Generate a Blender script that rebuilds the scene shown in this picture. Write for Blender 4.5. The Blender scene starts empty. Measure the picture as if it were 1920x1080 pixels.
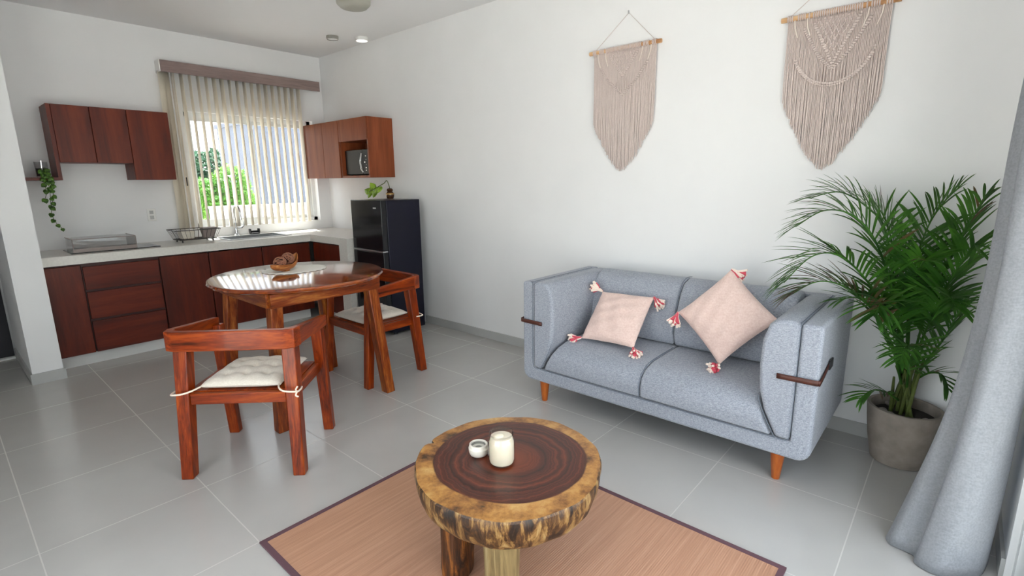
import bpy, bmesh, math, random
from mathutils import Vector, Matrix
random.seed(7)
C = bpy.context.scene.collection
SC = bpy.context.scene
PI = math.pi

# ------------------------------------------------------------------ materials
def new_mat(name):
    m = bpy.data.materials.new(name); m.use_nodes = True
    nt = m.node_tree
    for n in list(nt.nodes): nt.nodes.remove(n)
    out = nt.nodes.new('ShaderNodeOutputMaterial')
    bs = nt.nodes.new('ShaderNodeBsdfPrincipled')
    nt.links.new(bs.outputs[0], out.inputs[0])
    return m, nt, bs, out
def N(nt, t, **kw):
    n = nt.nodes.new(t)
    for k, v in kw.items():
        if k in n.inputs: n.inputs[k].default_value = v
        else: setattr(n, k, v)
    return n
def coords(nt, scale=(1,1,1), rot=(0,0,0), loc=(0,0,0), kind='Object'):
    tc = nt.nodes.new('ShaderNodeTexCoord'); mp = nt.nodes.new('ShaderNodeMapping')
    mp.inputs['Scale'].default_value = scale; mp.inputs['Rotation'].default_value = rot; mp.inputs['Location'].default_value = loc
    nt.links.new(tc.outputs[kind], mp.inputs[0]); return mp.outputs[0]
def ramp(nt, fac, stops, interp='LINEAR'):
    r = nt.nodes.new('ShaderNodeValToRGB'); r.color_ramp.interpolation = interp
    els = r.color_ramp.elements
    while len(els) < len(stops): els.new(.5)
    for e, (p, c) in zip(els, stops):
        e.position = p; e.color = (c[0], c[1], c[2], 1)
    nt.links.new(fac, r.inputs[0]); return r.outputs[0]
def bump(nt, bs, h, strength=.2, dist=.002):
    b = nt.nodes.new('ShaderNodeBump'); b.inputs['Strength'].default_value = strength; b.inputs['Distance'].default_value = dist
    nt.links.new(h, b.inputs['Height']); nt.links.new(b.outputs[0], bs.inputs['Normal'])
def hexc(s):
    s = s.lstrip('#'); v = [int(s[i:i+2], 16)/255 for i in (0,2,4)]
    return tuple(x/12.92 if x <= .04045 else ((x+.055)/1.055)**2.4 for x in v)
def plain(name, col, rough=.5, metal=0, spec=.5, noise=0, nscale=40, bumpy=0, **kw):
    m, nt, bs, out = new_mat(name)
    c = hexc(col) if isinstance(col, str) else col
    bs.inputs['Base Color'].default_value = (*c, 1); bs.inputs['Roughness'].default_value = rough
    bs.inputs['Metallic'].default_value = metal; bs.inputs['Specular IOR Level'].default_value = spec
    for k, v in kw.items(): bs.inputs[k.replace('_', ' ')].default_value = v
    if noise or bumpy:
        n = N(nt, 'ShaderNodeTexNoise', Scale=nscale, Detail=4.); nt.links.new(coords(nt), n.inputs[0])
        if noise:
            lo = tuple(x*(1-noise) for x in c); hi = tuple(min(1, x*(1+noise)) for x in c)
            nt.links.new(ramp(nt, n.outputs[0], [(.3, lo), (.7, hi)]), bs.inputs['Base Color'])
        if bumpy: bump(nt, bs, n.outputs[0], bumpy)
    return m
def wood(name, dark, mid, light, axis='Z', scale=6., rough=.3, coat=0., streak=.5, bmp=.05):
    m, nt, bs, out = new_mat(name)
    k = {'X': (.09, 1, 1), 'Y': (1, .09, 1), 'Z': (1, 1, .09)}[axis]
    co = coords(nt, scale=tuple(scale*a for a in k))
    n1 = N(nt, 'ShaderNodeTexNoise', Scale=2.2, Detail=7., Roughness=.62, Distortion=.9)
    nt.links.new(co, n1.inputs[0])
    co2 = coords(nt, scale=tuple(scale*5*a for a in k))
    n2 = N(nt, 'ShaderNodeTexNoise', Scale=3., Detail=5., Roughness=.6); nt.links.new(co2, n2.inputs[0])
    mx = N(nt, 'ShaderNodeMix'); mx.data_type = 'FLOAT'; mx.inputs[0].default_value = streak*.6
    nt.links.new(n1.outputs[0], mx.inputs[2]); nt.links.new(n2.outputs[0], mx.inputs[3])
    nt.links.new(ramp(nt, mx.outputs[0], [(.34, hexc(dark)), (.5, hexc(mid)), (.66, hexc(light))]), bs.inputs['Base Color'])
    bs.inputs['Specular IOR Level'].default_value = .3
    bs.inputs['Roughness'].default_value = rough; bs.inputs['Coat Weight'].default_value = coat; bs.inputs['Coat Roughness'].default_value = .08
    bump(nt, bs, n2.outputs[0], bmp)
    return m
def fabric(name, c1, c2, scale=260, bmp=.25, rough=.95, sheen=.2):
    m, nt, bs, out = new_mat(name)
    a = N(nt, 'ShaderNodeTexNoise', Scale=1., Detail=2.); nt.links.new(coords(nt, scale=(scale, scale*.25, scale)), a.inputs[0])
    b = N(nt, 'ShaderNodeTexNoise', Scale=1., Detail=2.); nt.links.new(coords(nt, scale=(scale*.25, scale, scale*.6)), b.inputs[0])
    mx = N(nt, 'ShaderNodeMix'); mx.data_type = 'FLOAT'; mx.inputs[0].default_value = .5
    nt.links.new(a.outputs[0], mx.inputs[2]); nt.links.new(b.outputs[0], mx.inputs[3])
    nt.links.new(ramp(nt, mx.outputs[0], [(.38, hexc(c1)), (.62, hexc(c2))]), bs.inputs['Base Color'])
    bs.inputs['Roughness'].default_value = rough; bs.inputs['Sheen Weight'].default_value = sheen
    bs.inputs['Specular IOR Level'].default_value = .2
    bump(nt, bs, mx.outputs[0], bmp, .001)
    return m, nt, bs, out
def translucent(m, nt, bs, out, col, fac):
    t = N(nt, 'ShaderNodeBsdfTranslucent'); t.inputs[0].default_value = (*hexc(col), 1)
    mx = N(nt, 'ShaderNodeMixShader'); mx.inputs[0].default_value = fac
    nt.links.new(bs.outputs[0], mx.inputs[1]); nt.links.new(t.outputs[0], mx.inputs[2]); nt.links.new(mx.outputs[0], out.inputs[0])
    return m
def pane(name, tint=(.97, .99, .98), refl=1.0):
    m, nt, bs, out = new_mat(name); nt.nodes.remove(bs)
    tr = N(nt, 'ShaderNodeBsdfTransparent'); tr.inputs[0].default_value = (*tint, 1)
    gl = N(nt, 'ShaderNodeBsdfGlossy'); gl.inputs['Roughness'].default_value = .02
    lw = N(nt, 'ShaderNodeLayerWeight'); lw.inputs['Blend'].default_value = .5
    pw = N(nt, 'ShaderNodeMath', operation='POWER'); pw.inputs[1].default_value = 5; nt.links.new(lw.outputs['Facing'], pw.inputs[0])
    fr = N(nt, 'ShaderNodeMath', operation='MULTIPLY_ADD'); fr.inputs[1].default_value = .96; fr.inputs[2].default_value = .04; nt.links.new(pw.outputs[0], fr.inputs[0])
    mul = N(nt, 'ShaderNodeMath', operation='MULTIPLY'); mul.inputs[1].default_value = refl
    mx = N(nt, 'ShaderNodeMixShader')
    nt.links.new(fr.outputs[0], mul.inputs[0]); nt.links.new(mul.outputs[0], mx.inputs[0])
    nt.links.new(tr.outputs[0], mx.inputs[1]); nt.links.new(gl.outputs[0], mx.inputs[2]); nt.links.new(mx.outputs[0], out.inputs[0])
    return m

M = {}
M['wall'] = plain('wall_paint', (.77, .775, .785), .7, spec=.3, noise=.015, nscale=3, bumpy=.03)
M['ceiling'] = plain('ceiling_paint', (.80, .80, .81), .85, spec=.2)
M['white'] = plain('white_paint', (.82, .82, .80), .45)
M['plinth'] = plain('plinth_paint', (.62, .62, .61), .5)
M['dark'] = plain('dark_door_paint', (.012, .012, .018), .6)
M['base'] = plain('grey_skirting_tile', (.42, .425, .42), .35, noise=.05, nscale=6)

def floor_mat():
    m, nt, bs, out = new_mat('grey_floor_tile')
    br = N(nt, 'ShaderNodeTexBrick'); br.offset = 0.; br.squash = 1.
    for k, v in (('Scale', 1.), ('Mortar Size', .0026), ('Mortar Smooth', .3), ('Bias', 0.), ('Brick Width', .6), ('Row Height', .6)):
        br.inputs[k].default_value = v
    nt.links.new(coords(nt, loc=(3.1909+.6*10, 3.1995+.6*10, 0)), br.inputs[0])
    n = N(nt, 'ShaderNodeTexNoise', Scale=1.7, Detail=5.); nt.links.new(coords(nt), n.inputs[0])
    tile = ramp(nt, n.outputs[0], [(.3, (.415, .405, .39)), (.7, (.46, .45, .435))])
    mx = N(nt, 'ShaderNodeMix'); mx.data_type = 'RGBA'
    nt.links.new(br.outputs['Fac'], mx.inputs[0]); nt.links.new(tile, mx.inputs[6]); mx.inputs[7].default_value = (.50, .49, .465, 1)
    nt.links.new(mx.outputs[2], bs.inputs['Base Color'])
    rr = N(nt, 'ShaderNodeMapRange'); rr.inputs[3].default_value = .20; rr.inputs[4].default_value = .8
    nt.links.new(br.outputs['Fac'], rr.inputs[0]); nt.links.new(rr.outputs[0], bs.inputs['Roughness'])
    bs.inputs['Specular IOR Level'].default_value = .75
    inv = N(nt, 'ShaderNodeMath', operation='SUBTRACT'); inv.inputs[0].default_value = 1; nt.links.new(br.outputs['Fac'], inv.inputs[1])
    bump(nt, bs, inv.outputs[0], .3, .001)
    return m
M['floor'] = floor_mat()
M['cab'] = wood('red_brown_cabinet_veneer', '#4C170A', '#66240F', '#7A3318', 'Z', 3.2, .42, 0, .35)
M['cablow'] = wood('dark_red_cabinet_veneer', '#3E1207', '#551B0B', '#6A2812', 'Z', 3.2, .42, 0, .35)
M['cabh'] = wood('red_brown_drawer_veneer', '#42140A', '#5A1D0D', '#702B15', 'X', 3.2, .42, 0, .35)
M['cabr'] = wood('warm_brown_cabinet_veneer', '#6A321A', '#824124', '#965230', 'Z', 3.2, .4, 0, .35)
M['cabin'] = plain('cabinet_carcass_red_brown', '#3A1008', .5)
M['stone'] = plain('pale_worktop', (.66, .64, .60), .3, noise=.05, nscale=60)
for a in 'XYZ':
    M['w'+a] = wood('varnished_hardwood_'+a.lower(), '#2C0C02', '#7E2C06', '#AA4E10', a, 9., .34, .1, .45)
    M['t'+a] = wood('figured_table_wood_'+a.lower(), '#351005', '#7C340C', '#B26E2A', a, 10., .32, .1, .5)
M['ttop'] = wood('polished_tabletop_wood', '#3A1206', '#75300F', '#A05824', 'X', 5., .12, 1., .4, .0)
M['sofaleg'] = wood('amber_leg_wood', '#6A2D0C', '#A4501B', '#BC6A2B', 'Z', 8., .3, .3)
M['sofa'] = fabric('grey_blue_sofa_weave', '#7E838E', '#A4A8B2', 300, .4)[0]
M['pipe'] = plain('dark_grey_piping', '#626A76', .9)
M['leather'] = plain('brown_leather', '#4A241A', .5, noise=.2, nscale=60, bumpy=.2)
M['pillow'] = fabric('pale_pink_cotton', '#D3B7AE', '#DEC6BE', 160, .4)[0]
M['pink'] = plain('rose_pink_yarn', '#C44C5C', .95)
M['cream'] = plain('cream_yarn', '#E8D8CC', .95)
M['cushion'] = fabric('offwhite_cotton', '#CFC7BA', '#DDD6CB', 300, .3)[0]
M['ribbon'] = plain('cream_ribbon', '#E6D8C8', .8)
M['creamcord'] = plain('cream_cotton_cord', '#DDD2C9', .95)
M['macrame'] = plain('natural_cotton_cord', '#CDBFBA', .95, noise=.06, nscale=120)
M['rod'] = wood('light_branch_wood', '#9A6A48', '#C79A6E', '#E0C29A', 'Y', 14., .6)
M['curtain'] = translucent(*fabric('pale_linen', '#9A9C9F', '#B6B8BB', 200, .5), '#C4CEE0', .4)
M['blind'] = translucent(*fabric('cream_blind_cloth', '#E8E3D8', '#F0ECE3', 300, .1), '#FAF5EC', .6)
M['valance'] = wood('taupe_valance_laminate', '#776663', '#877572', '#96847F', 'X', 8., .5)
M['black'] = plain('black_gloss_plastic', (.006, .006, .008), .12, spec=.4)
M['mwdoor'] = plain('black_microwave_front', (.006, .006, .007), .3, spec=.3)
M['fridgeside'] = plain('black_fridge_paint', (.006, .006, .016), .32, spec=.3, bumpy=.03, nscale=300)
M['blackm'] = plain('matt_black', (.015, .015, .017), .5)
M['chrome'] = plain('chrome', (.75, .76, .78), .12, 1)
M['steel'] = plain('brushed_steel', (.55, .56, .57), .28, 1)
M['greymetal'] = plain('dark_wire', '#4C4A48', .45, .6)
M['alum'] = plain('white_aluminium', (.72, .74, .75), .35)
M['darkalum'] = plain('dark_aluminium', (.05, .06, .08), .35, .3)
M['glass'] = pane('clear_pane')
M['tint'] = pane('dimming_pane', (.72, .74, .75))  # grey put into the glass to dim the bright view outside
M['jar'] = pane('jar_glass', (.93, .94, .93), 1.6)
M['acryl'] = pane('grey_clear_cover', (.84, .84, .84), .9)
M['candle'] = plain('cream_wax', '#DDD2BE', .6, Subsurface_Weight=.15)
M['lid'] = plain('white_lid_ceramic', '#DDD8CE', .3)
M['concrete'] = plain('weathered_grey_clay', '#8C8279', .85, noise=.22, nscale=14, bumpy=.25)
M['soil'] = plain('dark_soil', '#2A221D', .95, bumpy=.6, nscale=60)
M['stonep'] = plain('grey_pebble', '#8D8680', .8, noise=.2)
M['leaf'] = None
def leafmat(name, a, b, tr='#5C8A2A', sc=9):
    m, nt, bs, out = new_mat(name)
    n = N(nt, 'ShaderNodeTexNoise', Scale=sc, Detail=2.); nt.links.new(coords(nt), n.inputs[0])
    nt.links.new(ramp(nt, n.outputs[0], [(.35, hexc(a)), (.65, hexc(b))]), bs.inputs['Base Color'])
    bs.inputs['Roughness'].default_value = .42
    return translucent(m, nt, bs, out, tr, .2)
M['leaf'] = leafmat('palm_leaf_green', '#1C4412', '#437826')
M['leafdry'] = leafmat('dry_leaf_brown', '#4E4630', '#6B5636', '#7A6040')
M['stem'] = plain('palm_stem_green', '#4E5A26', .5, noise=.3, nscale=20)
M['lime'] = leafmat('lime_leaf', '#6E9420', '#A4C63E', '#C6E060', 30)
M['ivy'] = leafmat('ivy_leaf', '#1E3C12', '#5C8A2C', '#6E9A3A', 60)
M['brownglaze'] = plain('brown_glazed_clay', '#4A2E1C', .25)
M['gold'] = plain('gold_band', '#B08A52', .3, .7)
M['tree'] = leafmat('tree_leaf', '#4F8A2E', '#8CC04E', '#A8D860', .9)
M['tree2'] = leafmat('far_tree_leaf', '#29503A', '#3E6E4C', '#4A7A50', .9)
M['bark'] = plain('tree_bark', '#6A5A48', .9)
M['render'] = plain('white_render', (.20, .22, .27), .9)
M['patio'] = plain('pale_patio', (.55, .53, .50), .9, noise=.1, nscale=1)
M['wicker'] = plain('brown_wicker', '#8A5A44', .7)
M['bowl'] = wood('orange_bowl_wood', '#6A3414', '#A86430', '#C48A50', 'X', 20., .4)
M['doily'] = plain('white_crochet', '#E4E2DA', .95, bumpy=.8, nscale=90)
M['plastic'] = plain('white_plastic', (.78, .78, .76), .35)
M['lampglow'] = plain('lit_diffuser', (.9, .9, .88), .4, Emission_Color=(1, .97, .92, 1), Emission_Strength=1.2)
M['greyplastic'] = plain('grey_fixture', '#86847E', .5)
M['fan'] = plain('beige_fan_housing', '#A5A49A', .5)
M['taupe'] = plain('taupe_plastic', '#8A7E7A', .5)
M['rugedge'] = plain('maroon_rug_binding', '#5C4048', .9, bumpy=.3, nscale=200)
def rug_mat():
    m, nt, bs, out = new_mat('bamboo_slats')
    w = N(nt, 'ShaderNodeTexWave', Scale=38.); w.bands_direction = 'Y'; w.wave_profile = 'SIN'
    nt.links.new(coords(nt), w.inputs[0])
    n = N(nt, 'ShaderNodeTexNoise', Scale=1., Detail=3.); nt.links.new(coords(nt, scale=(1.5, 70, 1)), n.inputs[0])
    n2 = N(nt, 'ShaderNodeTexNoise', Scale=1., Detail=3.); nt.links.new(coords(nt, scale=(5, 260, 1)), n2.inputs[0])
    mx = N(nt, 'ShaderNodeMix'); mx.data_type = 'FLOAT'; mx.inputs[0].default_value = .5
    nt.links.new(n.outputs[0], mx.inputs[2]); nt.links.new(n2.outputs[0], mx.inputs[3])
    nt.links.new(ramp(nt, mx.outputs[0], [(.34, hexc('#A37860')), (.5, hexc('#AF846A')), (.66, hexc('#BC9278'))]), bs.inputs['Base Color'])
    bs.inputs['Roughness'].default_value = .5
    bump(nt, bs, w.outputs[1], .5, .001)
    return m
M['rug'] = rug_mat()
def slab_top():
    m, nt, bs, out = new_mat('sliced_trunk_top')
    co = coords(nt)
    sep = N(nt, 'ShaderNodeSeparateXYZ'); nt.links.new(co, sep.inputs[0])
    cmb = N(nt, 'ShaderNodeCombineXYZ'); nt.links.new(sep.outputs[0], cmb.inputs[0]); nt.links.new(sep.outputs[1], cmb.inputs[1])
    off = N(nt, 'ShaderNodeVectorMath', operation='ADD'); off.inputs[1].default_value = (-.012, -.004, 0); nt.links.new(cmb.outputs[0], off.inputs[0])
    ln = N(nt, 'ShaderNodeVectorMath', operation='LENGTH'); nt.links.new(off.outputs[0], ln.inputs[0])
    n = N(nt, 'ShaderNodeTexNoise', Scale=3.5, Detail=3.); nt.links.new(co, n.inputs[0])
    a = N(nt, 'ShaderNodeMath', operation='MULTIPLY_ADD'); a.inputs[1].default_value = .035; nt.links.new(n.outputs[0], a.inputs[0]); nt.links.new(ln.outputs['Value'], a.inputs[2])
    # rings
    sc = N(nt, 'ShaderNodeMath', operation='MULTIPLY_ADD'); sc.inputs[1].default_value = 3.2; sc.inputs[2].default_value = 0; 
    n3 = N(nt, 'ShaderNodeTexNoise', Scale=5., Detail=6., Roughness=.6); nt.links.new(co, n3.inputs[0])
    b = N(nt, 'ShaderNodeMath', operation='MULTIPLY_ADD'); b.inputs[1].default_value = .10; nt.links.new(n3.outputs[0], b.inputs[0]); nt.links.new(ln.outputs['Value'], b.inputs[2])
    cx = N(nt, 'ShaderNodeCombineXYZ'); nt.links.new(b.outputs[0], cx.inputs[0])
    rings = N(nt, 'ShaderNodeTexNoise', Scale=30., Detail=5., Roughness=.65); rings.noise_dimensions = '1D'; nt.links.new(b.outputs[0], rings.inputs['W'])
    heart = ramp(nt, rings.outputs[0], [(.32, hexc('#1E0A06')), (.5, hexc('#44190E')), (.7, hexc('#6E321A'))])
    heart_mid = N(nt, 'ShaderNodeMix'); heart_mid.data_type = 'RGBA'  # warmer orange mixed in towards the slab centre
    gf = N(nt, 'ShaderNodeMapRange'); gf.inputs[1].default_value = .01; gf.inputs[2].default_value = .15; gf.inputs[3].default_value = .85; gf.inputs[4].default_value = 0
    nt.links.new(a.outputs[0], gf.inputs[0]); nt.links.new(gf.outputs[0], heart_mid.inputs[0]); nt.links.new(heart, heart_mid.inputs[6]); heart_mid.inputs[7].default_value = (*hexc('#863A16'), 1)
    # radial sapwood pattern
    n4 = N(nt, 'ShaderNodeTexNoise', Scale=9., Detail=7., Roughness=.7); nt.links.new(co, n4.inputs[0])
    sap = ramp(nt, n4.outputs[0], [(.36, hexc('#3E2814')), (.44, hexc('#7E5228')), (.55, hexc('#AC7A3E')), (.72, hexc('#C8A468'))])
    st = N(nt, 'ShaderNodeMapRange'); st.inputs[1].default_value = .302; st.inputs[2].default_value = .308; nt.links.new(a.outputs[0], st.inputs[0])
    mx = N(nt, 'ShaderNodeMix'); mx.data_type = 'RGBA'; nt.links.new(st.outputs[0], mx.inputs[0]); nt.links.new(heart_mid.outputs[2], mx.inputs[6]); nt.links.new(sap, mx.inputs[7])
    nt.links.new(mx.outputs[2], bs.inputs['Base Color']); bs.inputs['Roughness'].default_value = .33; bs.inputs['Coat Weight'].default_value = .08; bs.inputs['Coat Roughness'].default_value = .2
    return m
M['slabtop'] = slab_top()
def barkmat(name, stops, sc=(16, 16, 3)):
    m, nt, bs, out = new_mat(name)
    n = N(nt, 'ShaderNodeTexNoise', Scale=1., Detail=8., Roughness=.7, Distortion=.6); nt.links.new(coords(nt, scale=sc), n.inputs[0])
    nt.links.new(ramp(nt, n.outputs[0], [(p, hexc(c)) for p, c in stops]), bs.inputs['Base Color'])
    bs.inputs['Roughness'].default_value = .45; bump(nt, bs, n.outputs[0], .6, .004)
    return m
M['slabbark'] = barkmat('varnished_bark_edge', [(.40, '#1E120A'), (.49, '#4E3219'), (.56, '#866438'), (.70, '#B09866')], (26, 26, 6))
M['legpale'] = barkmat('peeled_leg_wood', [(.3, '#4A3A24'), (.5, '#8C7850'), (.7, '#B4A47C')], (20, 20, 2))
M['legdark'] = barkmat('dark_bark_leg', [(.38, '#1E0E06'), (.52, '#4E2A10'), (.66, '#9A5E24')], (40, 40, 6))

# ------------------------------------------------------------------ geometry helper
class G:
    def __init__(s): s.v = []; s.f = []; s.mi = []; s.m = 0
    def add(s, vs, fs):
        o = len(s.v); s.v += [tuple(p) for p in vs]; s.f += [tuple(i+o for i in f) for f in fs]; s.mi += [s.m]*len(fs); return s
    def hexa(s, p):   # 8 points: bottom 4 ccw, top 4 ccw
        return s.add(p, [(3,2,1,0), (4,5,6,7), (0,1,5,4), (1,2,6,5), (2,3,7,6), (3,0,4,7)])
    def box(s, x0, x1, y0, y1, z0, z1):
        x0, x1 = sorted((x0, x1)); y0, y1 = sorted((y0, y1)); z0, z1 = sorted((z0, z1))
        return s.hexa([(x0,y0,z0),(x1,y0,z0),(x1,y1,z0),(x0,y1,z0),(x0,y0,z1),(x1,y0,z1),(x1,y1,z1),(x0,y1,z1)])
    def post(s, b, t, wb, wt=None, db=None, dt=None):
        wt = wt or wb; db = db or wb; dt = dt or wt
        P = []
        for c, w, d in ((b, wb, db), (t, wt, dt)):
            for sx, sy in ((-1,-1),(1,-1),(1,1),(-1,1)): P.append((c[0]+sx*w/2, c[1]+sy*d/2, c[2]))
        return s.hexa(P)
    def tube(s, path, r, n=8, cap=True):
        path = [Vector(p) for p in path]; rs = r if isinstance(r, (list, tuple)) else [r]*len(path)
        vs = []; fs = []; up = None
        for i, p in enumerate(path):
            d = (path[min(i+1, len(path)-1)]-path[max(i-1, 0)])
            if d.length < 1e-9: d = Vector((0,0,1))
            d.normalize()
            if up is None:
                up = Vector((0,0,1)) if abs(d.z) < .9 else Vector((1,0,0))
            a = (up - d*up.dot(d)); 
            if a.length < 1e-6: a = d.orthogonal()
            a.normalize(); up = a; b = d.cross(a)
            for k in range(n):
                t = 2*PI*k/n; vs.append(p + (a*math.cos(t)+b*math.sin(t))*rs[i])
        for i in range(len(path)-1):
            for k in range(n):
                fs.append((i*n+k, i*n+(k+1)%n, (i+1)*n+(k+1)%n, (i+1)*n+k))
        if cap: fs.append(tuple(range(n))[::-1]); fs.append(tuple((len(path)-1)*n+k for k in range(n)))
        return s.add(vs, fs)
    def lathe(s, prof, n=32, c=(0,0,0), capb=True, capt=True, wob=None):
        vs = []; fs = []
        for i, (r, z) in enumerate(prof):
            for k in range(n):
                t = 2*PI*k/n; w = wob(t, i) if wob else 1
                vs.append((c[0]+r*w*math.cos(t), c[1]+r*w*math.sin(t), c[2]+z))
        for i in range(len(prof)-1):
            for k in range(n): fs.append((i*n+k, i*n+(k+1)%n, (i+1)*n+(k+1)%n, (i+1)*n+k))
        if capb: fs.append(tuple(range(n))[::-1])
        if capt: fs.append(tuple((len(prof)-1)*n+k for k in range(n)))
        return s.add(vs, fs)
    def ball(s, c, r, n=8, sq=(1,1,1)):
        pr = [(max(r*math.sin(PI*i/n), 1e-5), -r*math.cos(PI*i/n)) for i in range(n+1)]
        vs = []; fs = []; m = n+4
        for rr, z in pr:
            for k in range(m): t = 2*PI*k/m; vs.append((c[0]+sq[0]*rr*math.cos(t), c[1]+sq[1]*rr*math.sin(t), c[2]+sq[2]*z))
        for i in range(n):
            for k in range(m): fs.append((i*m+k, i*m+(k+1)%m, (i+1)*m+(k+1)%m, (i+1)*m+k))
        return s.add(vs, fs)
    def prism(s, poly, a0, a1, axis='X'):   # poly is in the two other axes (YZ, XZ, XY)
        f = {'X': lambda a, p: (a, p[0], p[1]), 'Y': lambda a, p: (p[0], a, p[1]), 'Z': lambda a, p: (p[0], p[1], a)}[axis]
        n = len(poly); vs = [f(a0, p) for p in poly]+[f(a1, p) for p in poly]
        fs = [tuple(range(n)), tuple(range(n, 2*n))[::-1]]+[(i, n+i, n+(i+1)%n, (i+1)%n) for i in range(n)]
        return s.add(vs, fs)
    def grid(s, fn, nu, nv, closed=False):
        vs = [fn(i/nu, j/nv) for j in range(nv+1) for i in range(nu+1)]
        fs = [(j*(nu+1)+i, j*(nu+1)+i+1, (j+1)*(nu+1)+i+1, (j+1)*(nu+1)+i) for j in range(nv) for i in range(nu)]
        return s.add(vs, fs)
    def build(s, name, mats, parent=None, bevel=0, seg=3, smooth=True, subsurf=0, solid=0, recalc=True, angle=40):
        me = bpy.data.meshes.new(name); me.from_pydata(s.v, [], s.f)
        if not isinstance(mats, (list, tuple)): mats = [mats]
        for m in mats: me.materials.append(m)
        for p, i in zip(me.polygons, s.mi): p.material_index = i
        if recalc:
            bm = bmesh.new(); bm.from_mesh(me); bmesh.ops.recalc_face_normals(bm, faces=bm.faces); bm.to_mesh(me); bm.free()
        me.validate()
        o = bpy.data.objects.new(name, me); C.objects.link(o)
        if parent: o.parent = parent
        if solid:
            md = o.modifiers.new('s', 'SOLIDIFY'); md.thickness = solid; md.offset = 0
        if bevel:
            md = o.modifiers.new('b', 'BEVEL'); md.width = bevel; md.segments = seg; md.limit_method = 'ANGLE'; md.angle_limit = math.radians(35)
        if subsurf:
            md = o.modifiers.new('u', 'SUBSURF'); md.levels = md.render_levels = subsurf
        if smooth:
            me.polygons.foreach_set('use_smooth', [True]*len(me.polygons))
            if not subsurf:
                try:
                    me.set_sharp_from_angle(angle=math.radians(angle))
                except Exception: pass
        return o
def tag(o, label, cat, group=None, kind=None):
    if label: o['label'] = label
    if cat: o['category'] = cat
    if group: o['group'] = group
    if kind: o['kind'] = kind
    return o
def thing(name, label, cat, loc=(0,0,0), rot=0, group=None):
    o = bpy.data.objects.new(name, None); C.objects.link(o); o.empty_display_size = .1
    o.location = loc; o.rotation_euler = (0, 0, rot) if not isinstance(rot, tuple) else rot
    return tag(o, label, cat, group)
def struct(g, name, m, label=None, **kw):
    o = g.build(name, m, smooth=False, **kw); o['kind'] = 'structure'
    if label: o['label'] = label
    return o
def catmull(P, n=6):
    P = [Vector(p) for p in P]; out = []
    for i in range(len(P)-1):
        p0, p1, p2, p3 = P[max(i-1,0)], P[i], P[i+1], P[min(i+2, len(P)-1)]
        for k in range(n):
            t = k/n
            out.append(.5*((2*p1)+(p2-p0)*t+(2*p0-5*p1+4*p2-p3)*t*t+(3*p1-p0-3*p2+p3)*t**3))
    out.append(P[-1]); return out

# ------------------------------------------------------------------ room shell
H = 2.837; YF = -6.06; XL = -4.3
WX0, WX1, WZ0, WZ1 = -1.47, -.15, 1.0, 2.13
struct(G().box(XL-.15, .15, YF-.15, .2, -.1, 0), 'floor', M['floor'], 'grey square floor tiles with pale grout lines')
struct(G().box(XL-.15, .15, YF-.15, .58, H, H+.12), 'ceiling', M['ceiling'], 'plain white ceiling')  # runs past the kitchen wall as an added eave trimming the sun
g = G(); g.box(-2.899, WX0, 0, .15, 0, H); g.box(WX1, .15, 0, .15, 0, H); g.box(WX0, WX1, 0, .15, 0, WZ0); g.box(WX0, WX1, 0, .15, WZ1, H)
struct(g, 'wall_back', M['wall'], 'white kitchen wall with window opening')
struct(G().box(0, .15, YF-.15, 0, 0, H), 'wall_right', M['wall'], 'long white wall behind the sofa')
struct(G().box(-2.94, -2.765, -.80, 0, 0, H).box(-2.94, -2.90, 0, .2, 0, H), 'wall_left', M['wall'], 'short white wall end beside the kitchen units')
LY0, LY1, LZ = -5.8, -3.7, 2.45
g = G(); g.box(XL-.15, XL, YF, LY0, 0, H); g.box(XL-.15, XL, LY1, .2, 0, H); g.box(XL-.15, XL, LY0, LY1, LZ, H)
struct(g, 'wall_hall', M['wall'])
g = G(); g.box(-.93, 0, YF-.15, YF, 0, H); g.box(XL, -3.45, YF-.15, YF, 0, H); g.box(-3.45, -.93, YF-.15, YF, 2.3, H)
struct(g, 'wall_front', M['wall'], 'white wall beside the sliding glass door')
struct(G().box(XL, -2.94, .2, .3, 0, H), 'wall_hallway_end', M['wall'])
g = G(); g.box(-.012, 0, YF, -1.73, 0, .077)
struct(g, 'baseboard_right', M['base'], 'grey tile skirting along the sofa wall')
g = G(); g.box(-2.952, -2.753, -.812, -.8, 0, .08); g.box(-2.952, -2.94, -.8, .16, 0, .08)
struct(g, 'baseboard_left', M['base'], 'grey tile skirting round the wall end')
struct(G().box(-.92, -.012, YF, YF+.012, 0, .077), 'baseboard_front', M['base'])
# dark hallway door
d = G().box(-3.95, -2.955, .17, .2, .015, 2.15).build('door_2', M['dark'], smooth=False); d['kind'] = 'structure'; d['label'] = 'dark door at the end of the hallway'
g = G(); g.box(-3.95, -2.955, .12, .2, 0, .014)
struct(g, 'trim_1', M['white'], 'pale door threshold')
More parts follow.
